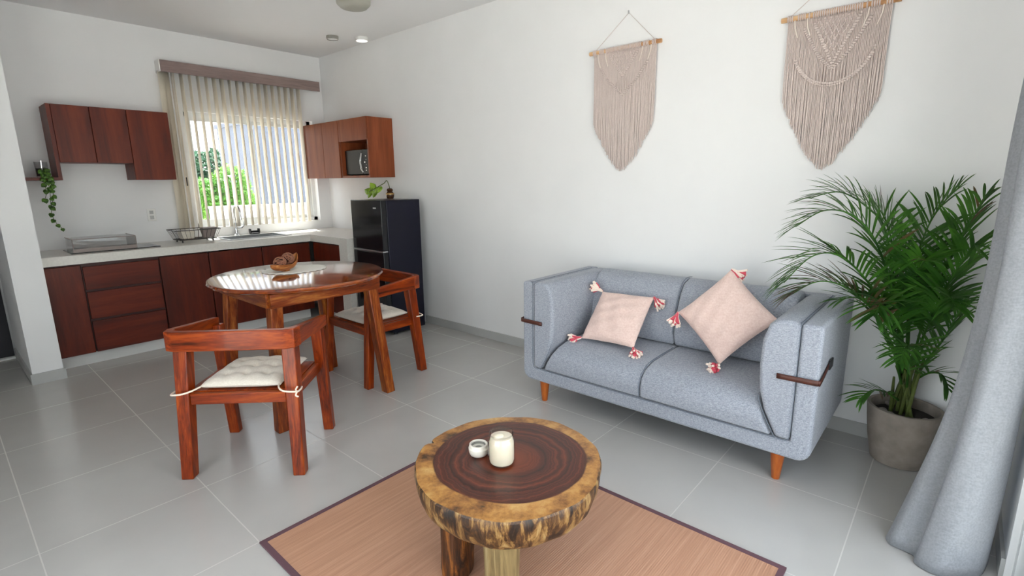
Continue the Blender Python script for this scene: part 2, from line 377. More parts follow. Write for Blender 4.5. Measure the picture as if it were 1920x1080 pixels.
# kitchen window
w = thing('window_1', 'sliding aluminium window over the kitchen sink', 'window'); w['kind'] = 'structure'
g = G(); y0, y1 = .07, .12
g.box(WX0, WX1, y0, y1, WZ0, WZ0+.04); g.box(WX0, WX1, y0, y1, WZ1-.045, WZ1); g.box(WX0, WX0+.04, y0, y1, WZ0, WZ1); g.box(WX1-.04, WX1, y0, y1, WZ0, WZ1)
g.build('window_frame', M['alum'], w, smooth=False)
for a, b, yy in ((WX0+.04, -.80, .082), (-.84, WX1-.04, .102)):
    g = G(); t = .035
    g.box(a, a+t, yy-.01, yy+.01, WZ0+.04, WZ1-.045); g.box(b-t, b, yy-.01, yy+.01, WZ0+.04, WZ1-.045)
    g.box(a+t, b-t, yy-.01, yy+.01, WZ0+.04, WZ0+.075); g.box(a+t, b-t, yy-.01, yy+.01, WZ1-.08, WZ1-.045)
    s = g.build('sash', M['alum'] if yy < .09 else M['alum'], w, smooth=False)
    G().box(a+t, b-t, yy-.003, yy+.003, WZ0+.075, WZ1-.08).build('pane', M['tint'], s, smooth=False)
G().box(-.853, -.838, .068, .081, WZ0+.04, WZ1-.05).build('meeting_rail', M['darkalum'], w, smooth=False)
# sliding glass door behind / beside the camera
dr = thing('door_1', 'sliding glass door with dark frame at the right edge', 'door'); dr['kind'] = 'structure'
g = G(); g.box(-.98, -.93, YF-.13, YF-.02, 0, 2.3); g.box(-3.45, -3.40, YF-.13, YF-.02, 0, 2.3); g.box(-3.40, -.98, YF-.13, YF-.02, 2.25, 2.3); g.box(-3.40, -.98, YF-.13, YF-.02, 0, .03)
g.build('door_frame', M['alum'], dr, smooth=False)
for a, b, yy in ((-3.40, -2.15, -.10), (-2.2, -.98, -.06)):
    g = G(); t = .05
    g.box(a, a+t, YF+yy-.015, YF+yy+.015, .03, 2.25); g.box(b-t, b, YF+yy-.015, YF+yy+.015, .03, 2.25); g.box(a+t, b-t, YF+yy-.015, YF+yy+.015, .03, .10); g.box(a+t, b-t, YF+yy-.015, YF+yy+.015, 2.18, 2.25)
    s = g.build('door_panel', M['darkalum'], dr, smooth=False)
    G().box(a+t, b-t, YF+yy-.004, YF+yy+.004, .10, 2.18).build('pane', M['glass'], s, smooth=False)

dr = thing('added_door', 'unseen wide glazed door added opposite the sofa to let in more daylight', 'door'); dr['kind'] = 'structure'  # unseen opening, added so daylight reaches the sofa wall
g = G(); g.box(XL-.12, XL-.04, LY0, LY0+.05, 0, LZ); g.box(XL-.12, XL-.04, LY1-.05, LY1, 0, LZ); g.box(XL-.12, XL-.04, LY0+.05, LY1-.05, LZ-.05, LZ); g.box(XL-.12, XL-.04, LY0+.05, LY1-.05, 0, .03)
g.box(XL-.11, XL-.05, -4.78, -4.72, .03, LZ-.05)
s = g.build('door_frame', M['alum'], dr, smooth=False)
G().box(XL-.084, XL-.078, LY0+.05, LY1-.05, .03, LZ-.05).build('pane', M['glass'], s, smooth=False)

# ------------------------------------------------------------------ kitchen: lower units
KY = -.60; ZK, ZT = .10, .828
struct(G().box(-2.765, -.66, -.55, -.53, 0, ZK).box(-.55, -.53, -1.17, -.60, 0, ZK), 'trim_2', M['plinth'], 'pale plinth under the kitchen units')
def base_unit(x0, x1, label, drawers=0, bt=ZT):
    t = thing('base_cabinet', label, 'cabinet', ((x0+x1)/2, 0, 0), 0, 'lower kitchen cabinets')
    w = (x1-x0)/2
    G().box(-w+.001, w-.001, -.575, -.005, ZK, bt).build('body', M['cabin'], t, smooth=False)
    if drawers:
        hs = [(.615, ZT-.028), (.375, .595), (ZK, .355)]
        for a, b in hs: G().box(-w+.006, w-.006, -.60, -.578, a, b).build('drawer', M['cabh'], t, bevel=.003)
    else:
        G().box(-w+.004, w-.004, -.60, -.578, ZK, ZT-.012).build('door', M['cablow'], t, bevel=.003)
    return t
base_unit(-2.763, -2.523, 'narrow red-brown base cabinet with one door against the wall end')
base_unit(-2.523, -1.999, 'red-brown base cabinet with three wide drawers below the cooktop', 3)
base_unit(-1.999, -1.607, 'red-brown base cabinet with one door just right of the three drawers')
base_unit(-1.607, -1.125, 'red-brown base cabinet under the sink behind the dining table', 0, .72)
base_unit(-1.125, -.625, 'red-brown base cabinet door next to the inside corner of the worktop', 0, .72)
t = thing('base_cabinet', 'short dark red-brown base cabinet on the return of the worktop near the fridge', 'cabinet', (0, 0, 0), 0, 'lower kitchen cabinets')
G().box(-.575, -.005, -1.17, -.605, ZK, ZT).build('body', M['cabin'], t, smooth=False)
G().box(-.60, -.578, -1.166, -.625, ZK, ZT-.012).build('door', M['cablow'], t, bevel=.003)
# worktop with a sink cut-out
SX0, SX1, SY0, SY1 = -1.36, -.78, -.48, -.12
g = G(); z0, z1 = .83, .90
g.box(-2.763, SX0, -.62, -.001, z0, z1); g.box(SX1, -.001, -.62, -.001, z0, z1); g.box(SX0, SX1, -.62, SY0, z0, z1); g.box(SX0, SX1, SY1, -.001, z0, z1)
g.box(-.62, -.001, -1.18, -.62, z0, z1)
ct = g.build('countertop', M['stone'], smooth=False); tag(ct, 'pale stone worktop running in an L under the kitchen window', 'countertop')
G().box(-.62, -.003, -1.33, -1.181, 0, .90).build('end_panel', M['stone'], ct, smooth=False)
# sink
sk = thing('kitchen_sink', 'stainless steel sink set into the pale worktop below the window', 'sink')
g = G(); r = .012
g.box(SX0-.02, SX1+.02, SY0-.02, SY0+r, .9005, .906); g.box(SX0-.02, SX1+.02, SY1-r, SY1+.02, .9005, .906); g.box(SX0-.02, SX0+r, SY0+r, SY1-r, .9005, .906); g.box(SX1-r, SX1+.02, SY0+r, SY1-r, .9005, .906)
g.build('rim', M['steel'], sk, bevel=.002)
g = G(); a, b, c, e = SX0+.006, SX1-.006, SY0+.006, SY1-.006
g.box(a, b, c, e, .732, .737); g.box(a, a+.004, c, e, .737, .9); g.box(b-.004, b, c, e, .737, .9); g.box(a, b, c, c+.004, .737, .9); g.box(a, b, e-.004, e, .737, .9)
g.build('basin', M['steel'], sk, smooth=False)
# faucet
fc = thing('kitchen_faucet', 'tall chrome gooseneck faucet behind the sink', 'faucet', (-1.14, -.06, .9005))
G().lathe([(.028, 0), (.028, .012), (.017, .02), (.017, .13), (.013, .135)], 20).build('base', M['chrome'], fc)
G().tube([(0,0,.13), (0,0,.24)]+[(0, -.075+.075*math.cos(a*PI/10), .24+.075*math.sin(a*PI/10)) for a in range(1, 11)]+[(0,-.152,.19), (0,-.154,.17)], .011, 12).build('spout', M['chrome'], fc)
G().tube([(.015,0,.075), (.055,0,.078), (.085,0,.10), (.088,0,.15)], [.012,.012,.008,.006], 10).build('lever', M['chrome'], fc)
# caddy
cd = thing('sponge_caddy', 'small black open sponge caddy right of the faucet', 'caddy', (-.965, -.085, .9005))
g = G(); g.box(-.045, .045, -.025, .025, 0, .018); g.box(-.05, -.04, -.025, .025, .018, .062); g.box(.04, .05, -.025, .025, .018, .062); g.box(-.04, .04, .019, .025, .018, .04)
g.build('holder', M['blackm'], cd, bevel=.003)
# dish rack
rk = thing('dish_rack', 'dark wire dish rack on the worktop left of the sink', 'dish rack', (-1.60, -.28, .9005))
g = G(); W, D, w2, d2, hh = .19, .13, .155, .10, .115
top = [(-W,-D,hh), (W,-D,hh), (W,D,hh), (-W,D,hh), (-W,-D,hh)]; bot = [(-w2,-d2,.025), (w2,-d2,.025), (w2,d2,.025), (-w2,d2,.025), (-w2,-d2,.025)]
for P in (top, bot):
    for a, b in zip(P, P[1:]): g.tube([a, b], .0035, 6)
for i in range(11):
    f = i/10*2-1
    g.tube([(W*f,-D,hh), (w2*f,-d2,.025), (w2*f,d2,.025), (W*f,D,hh)], .0016, 5)
for i in range(7):
    f = i/6*2-1
    g.tube([(-W,D*f,hh), (-w2,d2*f,.025), (w2,d2*f,.025), (W,D*f,hh)], .0016, 5)
g.build('wire_basket', M['greymetal'], rk)
for sx in (-1, 1):
    for sy in (-1, 1): G().tube([(sx*.13, sy*.08, 0), (sx*.13, sy*.08, .026)], .006, 8).build('foot', M['blackm'], rk)
g = G(); g.hexa([(.05,-.10,.035), (.135,-.10,.035), (.135,-.045,.035), (.05,-.045,.035), (.035,-.125,.13), (.165,-.125,.13), (.165,-.035,.13), (.035,-.035,.13)])
o = g.build('utensil_cup', M['taupe'], rk, bevel=.006); o['label'] = 'taupe plastic utensil cup'
g = G()
for k in range(5): g.lathe([(.06, 0), (.07, .004)], 20, c=(0,0,0)) if False else None
g.hexa([(-.12,-.06,.03), (-.02,-.06,.03), (-.02,.05,.03), (-.12,.05,.03), (-.13,-.07,.105), (-.01,-.07,.105), (-.01,.06,.105), (-.13,.06,.105)])
g.build('white_container', M['cushion'], rk, bevel=.01)
# cooktop with clear cover
ck = thing('cooktop', 'thin black glass cooktop on the left of the pale worktop', 'cooktop', (-2.25, -.33, .9005))
G().box(-.305, .305, -.18, .18, 0, .006).build('glass_plate', M['black'], ck, bevel=.002)
cv = thing('cooktop_cover', 'clear grey box-shaped cover standing on the black cooktop', 'cover', (-2.31, -.33, .9068))
g = G(); a, b, c, e, hz, tk = -.225, .195, -.165, .14, .10, .004
g.box(a, b, c, c+tk, 0, hz); g.box(a, a+tk, c+tk, e, 0, hz); g.box(b-tk, b, c+tk, e, 0, hz)
g.build('side_panel', M['acryl'], cv, smooth=False)
G().box(a, b, c, e, hz, hz+tk).build('top_panel', M['acryl'], cv, smooth=False)
g = G(); g.tube([(a,c,hz+tk), (b,c,hz+tk), (b,e,hz+tk)], .003, 6); g.tube([(a,e,hz+tk), (a,c,hz+tk), (a,c,0)], .003, 6); g.tube([(b,c,hz), (b,c,0)], .003, 6); g.box(a, b, c-.002, c, 0.0, .028)
g.build('edge_trim', M['taupe'], cv)
# outlet
ol = thing('wall_outlet', 'white double socket plate on the wall above the worktop', 'outlet', (-1.854, 0, 1.154))
G().box(-.035, .035, -.008, 0, -.057, .057).build('plate', M['plastic'], ol, bevel=.003)
for dz in (-.024, .024): G().box(-.016, .016, -.010, -.008, dz-.016, dz+.016).build('socket', M['base'], ol, bevel=.001)

# ------------------------------------------------------------------ upper units
UG = 'upper kitchen cabinets'
def upper_unit(x0, x1, z0, z1, label):
    t = thing('wall_cabinet', label, 'cabinet', ((x0+x1)/2, 0, z0), 0, UG); w = (x1-x0)/2; h = z1-z0
    G().box(-w+.001, w-.001, -.28, -.002, 0, h).build('body', M['cab'], t, smooth=False)
    G().box(-w+.002, w-.002, -.30, -.282, .0, h).build('door', M['cab'], t, bevel=.003)
upper_unit(-2.490, -2.249, 1.618, 2.065, 'leftmost shorter red-brown wall cabinet, beside the grey-sided board')
upper_unit(-2.249, -1.999, 1.618, 2.065, 'middle shorter red-brown wall cabinet between its shorter twin and the taller one')
upper_unit(-1.999, -1.687, 1.478, 2.065, 'taller red-brown wall cabinet left of the window blind')
sh = thing('wall_shelf', 'red-brown L-shaped shelf left of the wall cabinets holding a trailing plant', 'shelf')
G().box(-2.516, -2.491, -.30, -.002, 1.500, 2.065).build('side_board', M['cab'], sh, smooth=False)
G().box(-2.763, -2.491, -.30, -.002, 1.476, 1.4995).build('board', M['cabh'], sh, smooth=False)
# right-hand wall units
t = thing('wall_cabinet', 'warm brown two-door wall cabinet at the right of the window', 'cabinet', (0,0,0), 0, UG)
G().box(-.29, -.002, -.800, -.05, 1.485, 2.062).build('body', M['cabr'], t, smooth=False)
for a, b in ((-.478, -.052), (-.798, -.482)): G().box(-.31, -.292, a, b, 1.482, 2.062).build('door', M['cabr'], t, bevel=.003)
t = thing('wall_cabinet', 'warm brown wall cabinet with an open niche holding the microwave above the fridge', 'cabinet', (0,0,0), 0, UG)
g = G(); g.box(-.30, -.002, -1.32, -1.300, 1.482, 2.062); g.box(-.30, -.002, -.822, -.802, 1.482, 2.062); g.box(-.30, -.002, -1.30, -.822, 1.482, 1.502); g.box(-.30, -.002, -1.30, -.822, 1.845, 2.062); g.box(-.012, -.002, -1.30, -.822, 1.502, 1.845)
g.build('body', M['cabr'], t, smooth=False)
G().box(-.31, -.302, -1.318, -.803, 1.848, 2.062).build('door', M['cabr'], t, bevel=.002)
mw = thing('microwave', 'black microwave with curved silver handle in the cabinet niche', 'microwave', (-.14, -1.055, 1.5025))
G().box(-.115, .12, -.215, .215, .008, .258).build('case', M['blackm'], mw, bevel=.006)
G().box(-.128, -.116, -.10, .213, .012, .254).build('door', M['mwdoor'], mw, bevel=.003)
G().box(-.128, -.116, -.213, -.103, .012, .254).build('control_panel', M['mwdoor'], mw, bevel=.003)
for dy, w_ in ((-.085, .0035), (-.10, .0025)):
    G().tube([(-.130, dy, .22), (-.142, dy-.006, .20), (-.146, dy+.008, .13), (-.142, dy+.002, .06), (-.130, dy-.015, .03)], w_, 8).build('handle', M['chrome'], mw)
for dz, dy, r in ((.19,-.160,.007), (.13,-.140,.009), (.155,-.165,.004), (.105,-.165,.004), (.075,-.160,.008), (.05,-.160,.008)):
    G().box(-.131, -.128, dy-r, dy+r, dz-r*.6, dz+r*.6).build('button', M['chrome'], mw, bevel=.001)
for sy in (-.18, .18):
    for sx in (-.09, .09): G().box(sx-.012, sx+.012, sy-.012, sy+.012, 0, .008).build('foot', M['blackm'], mw, smooth=False)

# ------------------------------------------------------------------ fridge
fr = thing('refrigerator', 'small black two-door fridge standing against the white wall', 'refrigerator', (-.345, -1.605, 0))
G().box(-.16, .22, -.245, .245, .02, 1.270).build('body', M['fridgeside'], fr, bevel=.006)
G().box(-.222, -.165, -.245, .245, .812, 1.272).build('freezer_door', M['black'], fr, bevel=.006)
G().box(-.222, -.165, -.245, .245, .05, .796).build('fridge_door', M['black'], fr, bevel=.006)
G().box(-.224, -.170, -.243, .243, .798, .810).build('silver_trim', M['steel'], fr, bevel=.001)
G().box(-.2245, -.222, -.17, -.125, 1.195, 1.208).build('badge', M['steel'], fr, smooth=False)
for sx in (-.12, .16):
    for sy in (-.21, .21): G().lathe([(.018, 0), (.018, .022)], 12, c=(sx, sy, 0)).build('foot', M['blackm'], fr)
# vase on the fridge
vs = thing('vase_plant', 'brown and gold vase with a bent stem of lime leaves atop the fridge', 'plant', (-.21, -1.505, 1.2725))
G().lathe([(.030,0), (.038,.02), (.040,.045), (.030,.062), (.024,.07), (.032,.082), (.024,.095), (.018,.10)], 24).build('vase', M['brownglaze'], vs)
G().lathe([(.041,.040), (.0415,.048), (.039,.054)], 24, capb=False, capt=False).build('gold_band', M['gold'], vs)
sp = [Vector(p) for p in ((0,0,.095), (0,.012,.13), (-.005,.035,.175), (-.02,.06,.15), (-.05,.11,.12), (-.07,.18,.09), (-.08,.24,.07))]
G().tube(catmull(sp, 5), .004, 6).build('stem', M['stem'], vs)
def heart_leaf(g, c, d, n, s, fold=.2):
    d = Vector(d).normalized(); n = Vector(n); n = (n-d*n.dot(d)).normalized(); sd = d.cross(n); c = Vector(c)
    out = [(0,0), (-.12,.25), (.05,.48), (.35,.52), (.7,.32), (1,0)]
    L = [c+d*(a*s)+sd*(b*s)-n*(abs(b)*fold*s) for a, b in out]; R = [c+d*(a*s)-sd*(b*s)-n*(abs(b)*fold*s) for a, b in out]
    mid = [c+d*(a*s) for a in (0, .15, .35, .6, 1)]
    V = [mid[0], L[1], L[2], L[3], L[4], mid[4], R[4], R[3], R[2], R[1], mid[2], mid[3]]
    g.add(V, [(0,1,2,10), (10,2,3), (10,3,4,11), (11,4,5), (0,10,8,9), (10,7,8), (10,11,6,7), (11,5,6)])
for c, dd, s in (((-.05,.10,.115),(-.4,-.2,-.8),.07), ((-.06,.13,.11),(-.3,.1,-.9),.08), ((-.07,.17,.10),(-.2,.5,.8),.07), ((-.07,.20,.085),(-.2,.7,-.7),.075), ((-.08,.24,.07),(-.1,1,.3),.07), ((-.08,.23,.06),(-.2,.3,-1),.06), ((-.07,.16,.07),(-.2,.2,-1),.065)):
    g = G(); heart_leaf(g, c, dd, (-1, -.3, .5), s); g.build('leaf', M['lime'], vs, solid=.0008, recalc=False)

# trailing plant on the shelf
tp = thing('trailing_plant', 'ivy-like vine trailing from a dark glass on the L-shaped shelf', 'plant', (-2.600, -.235, 1.4998))
G().lathe([(.036,0), (.038,.01), (.042,.12), (.039,.12), (.035,.012)], 24, capt=False).build('glass', M['acryl'], tp)
G().lathe([(.034,.011), (.037,.07)], 20).build('dark_filling', M['soil'], tp)
G().tube([(0,0,.07), (.004,-.004,.13)], .004, 6).build('metal_pick', M['chrome'], tp)
vines = [[(0,-.01,.07), (.01,-.05,.06), (.012,-.085,.01), (.012,-.09,-.10), (.005,-.085,-.20), (.0,-.08,-.30), (.02,-.085,-.37), (.06,-.08,-.42)],
         [(0,-.01,.07), (.02,-.055,.07), (.03,-.085,0), (.035,-.088,-.08), (.02,-.085,-.18), (0,-.08,-.24)],
         [(0,-.01,.07), (-.01,-.06,.06), (-.01,-.088,-.01), (-.01,-.09,-.12), (-.035,-.09,-.19)]]
gi = G()
for vn in vines:
    P = catmull(vn, 6)
    gi.tube(P, .0022, 5)
gi.build('stems', M['stem'], tp)
for vi, vn in enumerate(vines):
    P = catmull(vn, 5)
    for k in range(6, len(P)):
        if k % (3 if P[k].z < -.12 else 2): continue
        for rep in range(2 if P[k].z > -.2 else 1):
            a = random.uniform(-.9, .9); g = G()
            heart_leaf(g, P[k]+Vector((0,-.006,0)), (math.sin(a)*1.1, -.25, -abs(math.cos(a))), (0,-1,.35), random.uniform(.026, .038)); g.build('leaf', M['ivy'], tp, solid=.0006, recalc=False)

# ------------------------------------------------------------------ blind
bl = thing('vertical_blind', 'cream vertical blind hanging from a taupe valance over the kitchen window', 'blind')
G().prism([(-.120,2.447), (-.120,2.549), (-.002,2.549), (-.002,2.535), (-.108,2.535), (-.108,2.447)], -1.642, -.088, 'X').build('valance', M['valance'], bl, bevel=.002)
G().box(-1.650, -1.6425, -.122, -.002, 2.446, 2.550).build('end_cap', M['plastic'], bl, smooth=False)
def slat(x, ang, w=.089, zb=1.0):
    g = G(); ca, sa = math.cos(ang), math.sin(ang)
    def fn(u, v):
        s = (u-.5)*w; b = .006*(1-(2*u-1)**2)
        z = zb+(2.46-zb)*v
        return (x+ca*s-sa*b, -.058+sa*s+ca*b, z)
    g.grid(fn, 4, 6); return g.build('slat', M['blind'], bl, solid=.001, recalc=False)
xs = [-1.535+.0715*i for i in range(18)]
for i, x in enumerate(xs): slat(x, math.radians(89+random.uniform(-5, 5)))
slat(-1.583, math.radians(50)); slat(-1.625, math.radians(20), .07)
G().box(-1.60, -.10, -.068, -.048, 2.462, 2.50).build('rail', M['alum'], bl, smooth=False)
G().box(-1.556, -1.549, -.12, -.112, 1.42, 1.50).build('cord_weight', M['blackm'], bl, smooth=False)
G().tube([(-1.552,-.11,2.45), (-1.552,-.116,1.45)], .0015, 5).build('cord', M['plastic'], bl)

# ------------------------------------------------------------------ dining table
TC = (-1.71, -2.545)
dt = thing('dining_table', 'round reddish wooden dining table with a glossy top', 'table', (TC[0], TC[1], 0))
G().lathe([(.490,.815), (.515,.818), (.535,.828), (.538,.838), (.532,.848), (.522,.850)], 96, wob=lambda t, i: 1+.004*math.sin(4*t)).build('tabletop', M['ttop'], dt)
hw = .362
for sy in (-1, 1): G().box(-hw, hw, sy*hw-.014, sy*hw+.014, .735, .815).build('apron', M['tX'], dt, bevel=.003)
for sx in (-1, 1): G().box(sx*hw-.014, sx*hw+.014, -hw+.0145, hw-.0145, .735, .815).build('apron', M['tY'], dt, bevel=.003)
for sx in (-1, 1):
    for sy in (-1, 1): G().post((sx*.376, sy*.376, 0), (sx*.315, sy*.315, .813), .066, .072).build('leg', M['tZ'], dt, bevel=.005)

# ------------------------------------------------------------------ chairs
def make_chair(label, loc, rot):
    c = thing('dining_chair', label, 'chair', loc, rot, 'wooden armchairs at the dining table')
    # local: +x forward
    for sy in (-1, 1):
        G().post((.235, sy*.272, 0), (.175, sy*.270, .672), .050, .058, .056, .060).build('leg', M['wZ'], c, bevel=.006)
        G().post((-.245, sy*.271, 0), (-.175, sy*.255, .668), .056, .070, .058, .066).build('leg', M['wZ'], c, bevel=.006)
    for sy in (-1, 1):
        G().box(-.19, .19, sy*.250-.014, sy*.250+.014, .375, .430).build('seat_rail', M['wX'], c, bevel=.003)
    G().box(.186, .212, -.240, .240, .375, .430).build('seat_rail', M['wY'], c, bevel=.003)
    G().box(-.226, -.196, -.228, .228, .375, .430).build('seat_rail', M['wY'], c, bevel=.003)
    G().box(-.193, .184, -.235, .235, .418, .434).build('seat', M['wX'], c, smooth=False)
    # U-shaped rail: back piece and two arms, top falls toward the front
    G().prism([(-.256, -.255), (-.236, -.302), (-.18, -.314), (-.18, -.278), (-.212, -.270), (-.221, -.235), (-.221, .235), (-.212, .270), (-.18, .278), (-.18, .314), (-.236, .302), (-.256, .255)], .655, .752, 'Z').build('back_rail', M['wY'], c, bevel=.005)
    for sy in (-1, 1):
        y0, y1 = sy*.279, sy*.313
        a, b = min(y0, y1), max(y0, y1)
        G().hexa([(-.185,a,.660), (.225,a,.640), (.225,b,.640), (-.185,b,.660), (-.185,a,.751), (.225,a,.700), (.225,b,.700), (-.185,b,.751)]).build('armrest', M['wX'], c, bevel=.005)
        for q in ((-.1865, .72), (-.1865, .69)): pass
    return c
def make_cushion(label, loc, rot):
    c = thing('seat_cushion', label, 'cushion', loc, rot, 'tufted seat cushions on the dining chairs')
    g = G(); hs = .198; n = 40
    def top(u, v, sgn):
        a, b = u*2-1, v*2-1
        edge = max(0, (1-abs(a)**3)*(1-abs(b)**3))**.42
        tuft = 1
        for i in range(3):
            for j in range(3):
                d2 = ((a-(i-1)*.5)**2+(b-(j-1)*.5)**2); tuft -= .75*math.exp(-d2/.008)
        wav = .82+.18*abs(math.sin(PI*(a*2+.0)))*abs(math.sin(PI*(b*2)))
        z = .046*edge*(tuft*wav if sgn > 0 else .55)
        r = 1-.04*(1-abs(a)**2)*(abs(b)**6)
        r2 = 1-.04*(1-abs(b)**2)*(abs(a)**6)
        return (a*hs*r2, b*hs*r, .020+sgn*z if sgn > 0 else .020-min(.019, z))
    g.grid(lambda u, v: top(u, v, 1), n, n); g.grid(lambda u, v: top(u, v, -1), n, n)
    o = g.build('cushion_body', M['cushion'], c, angle=180); 
    # ribbons to the rear legs
    for sy in (-1, 1):
        bow = sy < 0
        P = catmull([(-.185, sy*.185, .022), (-.235, sy*.205, .018), (-.262, sy*.240, .012), (-.256, sy*.295, .006), (-.225, sy*.304, .006), (-.195, sy*.299, .006)], 5)
        G().tube(P, .0045, 6).build('tie', M['ribbon'], c)
        if bow: G().tube(catmull([(-.256, sy*.297, .008), (-.268, sy*.297, .022), (-.262, sy*.305, .036)], 4), .004, 6).build('tie', M['ribbon'], c)
        if bow: G().tube(catmull([(-.256, sy*.297, .006), (-.270, sy*.295, -.008), (-.266, sy*.306, -.016)], 4), .004, 6).build('tie', M['ribbon'], c)
    return c
CH1 = ((-2.245, -3.075, 0), math.radians(44.0)); CH2 = ((-1.160, -2.500, 0), math.radians(180))
make_chair('wooden armchair in front, seen from behind with its curved back rail toward the coffee table', *CH1)
make_chair('wooden armchair on the far side of the table in front of the fridge', *CH2)
make_cushion('off-white tufted cushion on the nearer wooden armchair', (CH1[0][0], CH1[0][1], .4345), CH1[1])
make_cushion('off-white tufted cushion on the armchair by the fridge', (CH2[0][0], CH2[0][1], .4345), CH2[1])

# table top items
dy = thing('crochet_doily', 'white crocheted doily lying on the round dining table', 'doily', (-1.655, -2.385, .8503))
g = G(); n = 96
def dr_(t): return .198*(1+.06*math.cos(2*t)+.025*math.cos(24*t)+.02*math.sin(5*t))
vs_ = [(0,0,.003)]+[(dr_(2*PI*k/n)*f*math.cos(2*PI*k/n)*1.0, dr_(2*PI*k/n)*f*math.sin(2*PI*k/n)*.95, .003 if f < 1 else .001+.002*abs(math.sin(12*2*PI*k/n))) for f in (.5, .85, 1) for k in range(n)]
fs_ = [(0, 1+k, 1+(k+1)%n) for k in range(n)]+[(1+r_*n+k, 1+(r_+1)*n+k, 1+(r_+1)*n+(k+1)%n, 1+r_*n+(k+1)%n) for r_ in range(2) for k in range(n)]
g.add(vs_, fs_); g.build('lace', M['doily'], dy, solid=.002, recalc=False)
bw = thing('wooden_bowl', 'pointed boat-shaped wooden bowl on the white doily', 'bowl', (-1.735, -2.405, .8545), math.radians(28))
def boat(u, v, off=0):
    s = u*2-1; w = .052*(1-abs(s)**2.2)**.75-off*.6; w = max(w, .0008)
    zb = .008+.055*abs(s)**3*(1.2 if s > 0 else .6)+off; zt = .048+.058*max(0, s)**2+.012*max(0,-s)**2
    a = (v*2-1)*PI/2
    return (s*(.132-off), w*math.sin(a), zt-(zt-zb)*max(0, math.cos(a))**.7)
g = G(); g.grid(lambda u, v: boat(u, v), 28, 14); g.build('hull', M['bowl'], bw, solid=.005, recalc=False, angle=180)
G().lathe([(.028, 0), (.030, .012)], 16).build('foot', M['bowl'], bw)
for k, (dx, lab) in enumerate(((-.045, 'pinkish brown wicker ball in the left end of the boat bowl'), (.038, 'darker brown wicker ball in the raised right end of the boat bowl'))):
    ca, sa = math.cos(math.radians(28)), math.sin(math.radians(28))
    b = thing('wicker_ball', lab, 'ball', (-1.735+dx*ca, -2.405+dx*sa, .8545+.060+(.016 if k else 0)), 0, 'wicker balls in the bowl')
    g = G()
    for i in range(16):
        ax = Vector((random.gauss(0,1), random.gauss(0,1), random.gauss(0,1))).normalized(); e1 = ax.orthogonal().normalized(); e2 = ax.cross(e1)
        g.tube([(e1*math.cos(a*PI/10)+e2*math.sin(a*PI/10))*.040 for a in range(21)], .003, 5, cap=False)
    g.build('strands', M['wicker'], b); G().ball((0,0,0), .033, 8).build('core', M['cabin'], b)

# ------------------------------------------------------------------ rug & coffee table
rg = thing('bamboo_rug', 'tan bamboo rug with a thin maroon border under the coffee table', 'rug', (-1.985, -4.635, 0))
hx, hy = .61, .825; e = .022
G().box(-hx+e, hx-e, -hy+e, hy-e, .0005, .007).build('slats', M['rug'], rg, smooth=False)
g = G(); g.box(-hx, hx, -hy, -hy+e, .0005, .0085); g.box(-hx, hx, hy-e, hy, .0005, .0085); g.box(-hx, -hx+e, -hy+e, hy-e, .0005, .0085); g.box(hx-e, hx, -hy+e, hy-e, .0005, .0085)
g.build('border', M['rugedge'], rg, smooth=False)
cf = thing('coffee_table', 'low coffee table made from a thick round tree slice on stump legs', 'table', (-1.97, -4.612, 0))
def cwob(t, i): 
    w = 1+.018*math.sin(2*t+.6)+.012*math.sin(3*t+2)+.008*math.sin(7*t)+.004*math.sin(17*t+i)
    dn = abs((t-math.radians(108)+PI)%(2*PI)-PI)
    return w-.07*math.exp(-(dn/.035)**2)
g = G(); g.m = 1
g.lathe([(.30,.272), (.322,.276), (.338,.30), (.350,.335), (.357,.37), (.356,.392), (.352,.398)], 160, wob=cwob, capb=True, capt=False)
g.m = 0
n = 160; vs_ = []
for f in (1, .9, .7, .4, .15):
    for k in range(n):
        t = 2*PI*k/n; r_ = .352*f*(cwob(t, 6)*(f)+1*(1-f) if f < 1 else cwob(t, 6)); vs_.append((r_*math.cos(t), r_*math.sin(t), .398+(.002 if f < 1 else 0)))
vs_.append((0,0,.400)); fs_ = [(q*n+k, q*n+(k+1)%n, (q+1)*n+(k+1)%n, (q+1)*n+k) for q in range(4) for k in range(n)]+[(4*n+k, 4*n+(k+1)%n, 5*n) for k in range(n)]
g.add(vs_, fs_)
g.build('tree_slice', [M['slabtop'], M['slabbark']], cf, recalc=True, angle=30)
for ang, m_, lab in ((215, 'legpale', 'pale peeled wood leg'), (160, 'legdark', 'dark bark leg'), (25, 'legpale', None)):
    a = math.radians(ang); tx, ty = .215*math.cos(a), .215*math.sin(a); bx_, by_ = .225*math.cos(a), .225*math.sin(a)
    g = G(); nn = 20
    rings_ = [(0, .056), (.01, .060), (.08, .059), (.18, .062), (.274, .066)]
    vs_ = []
    for z, r_ in rings_:
        f = z/.274
        for k in range(nn):
            t = 2*PI*k/nn; q = r_*(1+.05*math.sin(3*t+ang)+.04*math.sin(7*t))
            vs_.append((bx_+(tx-bx_)*f+q*math.cos(t), by_+(ty-by_)*f+q*math.sin(t), .0072+z*(.268/.274)))
    g.add(vs_, [(i*nn+k, i*nn+(k+1)%nn, (i+1)*nn+(k+1)%nn, (i+1)*nn+k) for i in range(4) for k in range(nn)]+[tuple(range(nn)), tuple(4*nn+k for k in range(nn))])
    o = g.build('leg', M[m_], cf)
    if lab: o['label'] = lab
jr = thing('candle_jar', 'open glass jar filled with cream wax standing on the tree-slice table', 'candle', (-2.008, -4.612, .4005))
G().lathe([(.040,.003), (.047,.006), (.050,.016), (.050,.088), (.046,.100), (.043,.104), (.043,.122)], 48, capb=True, capt=False).build('glass', M['jar'], jr)
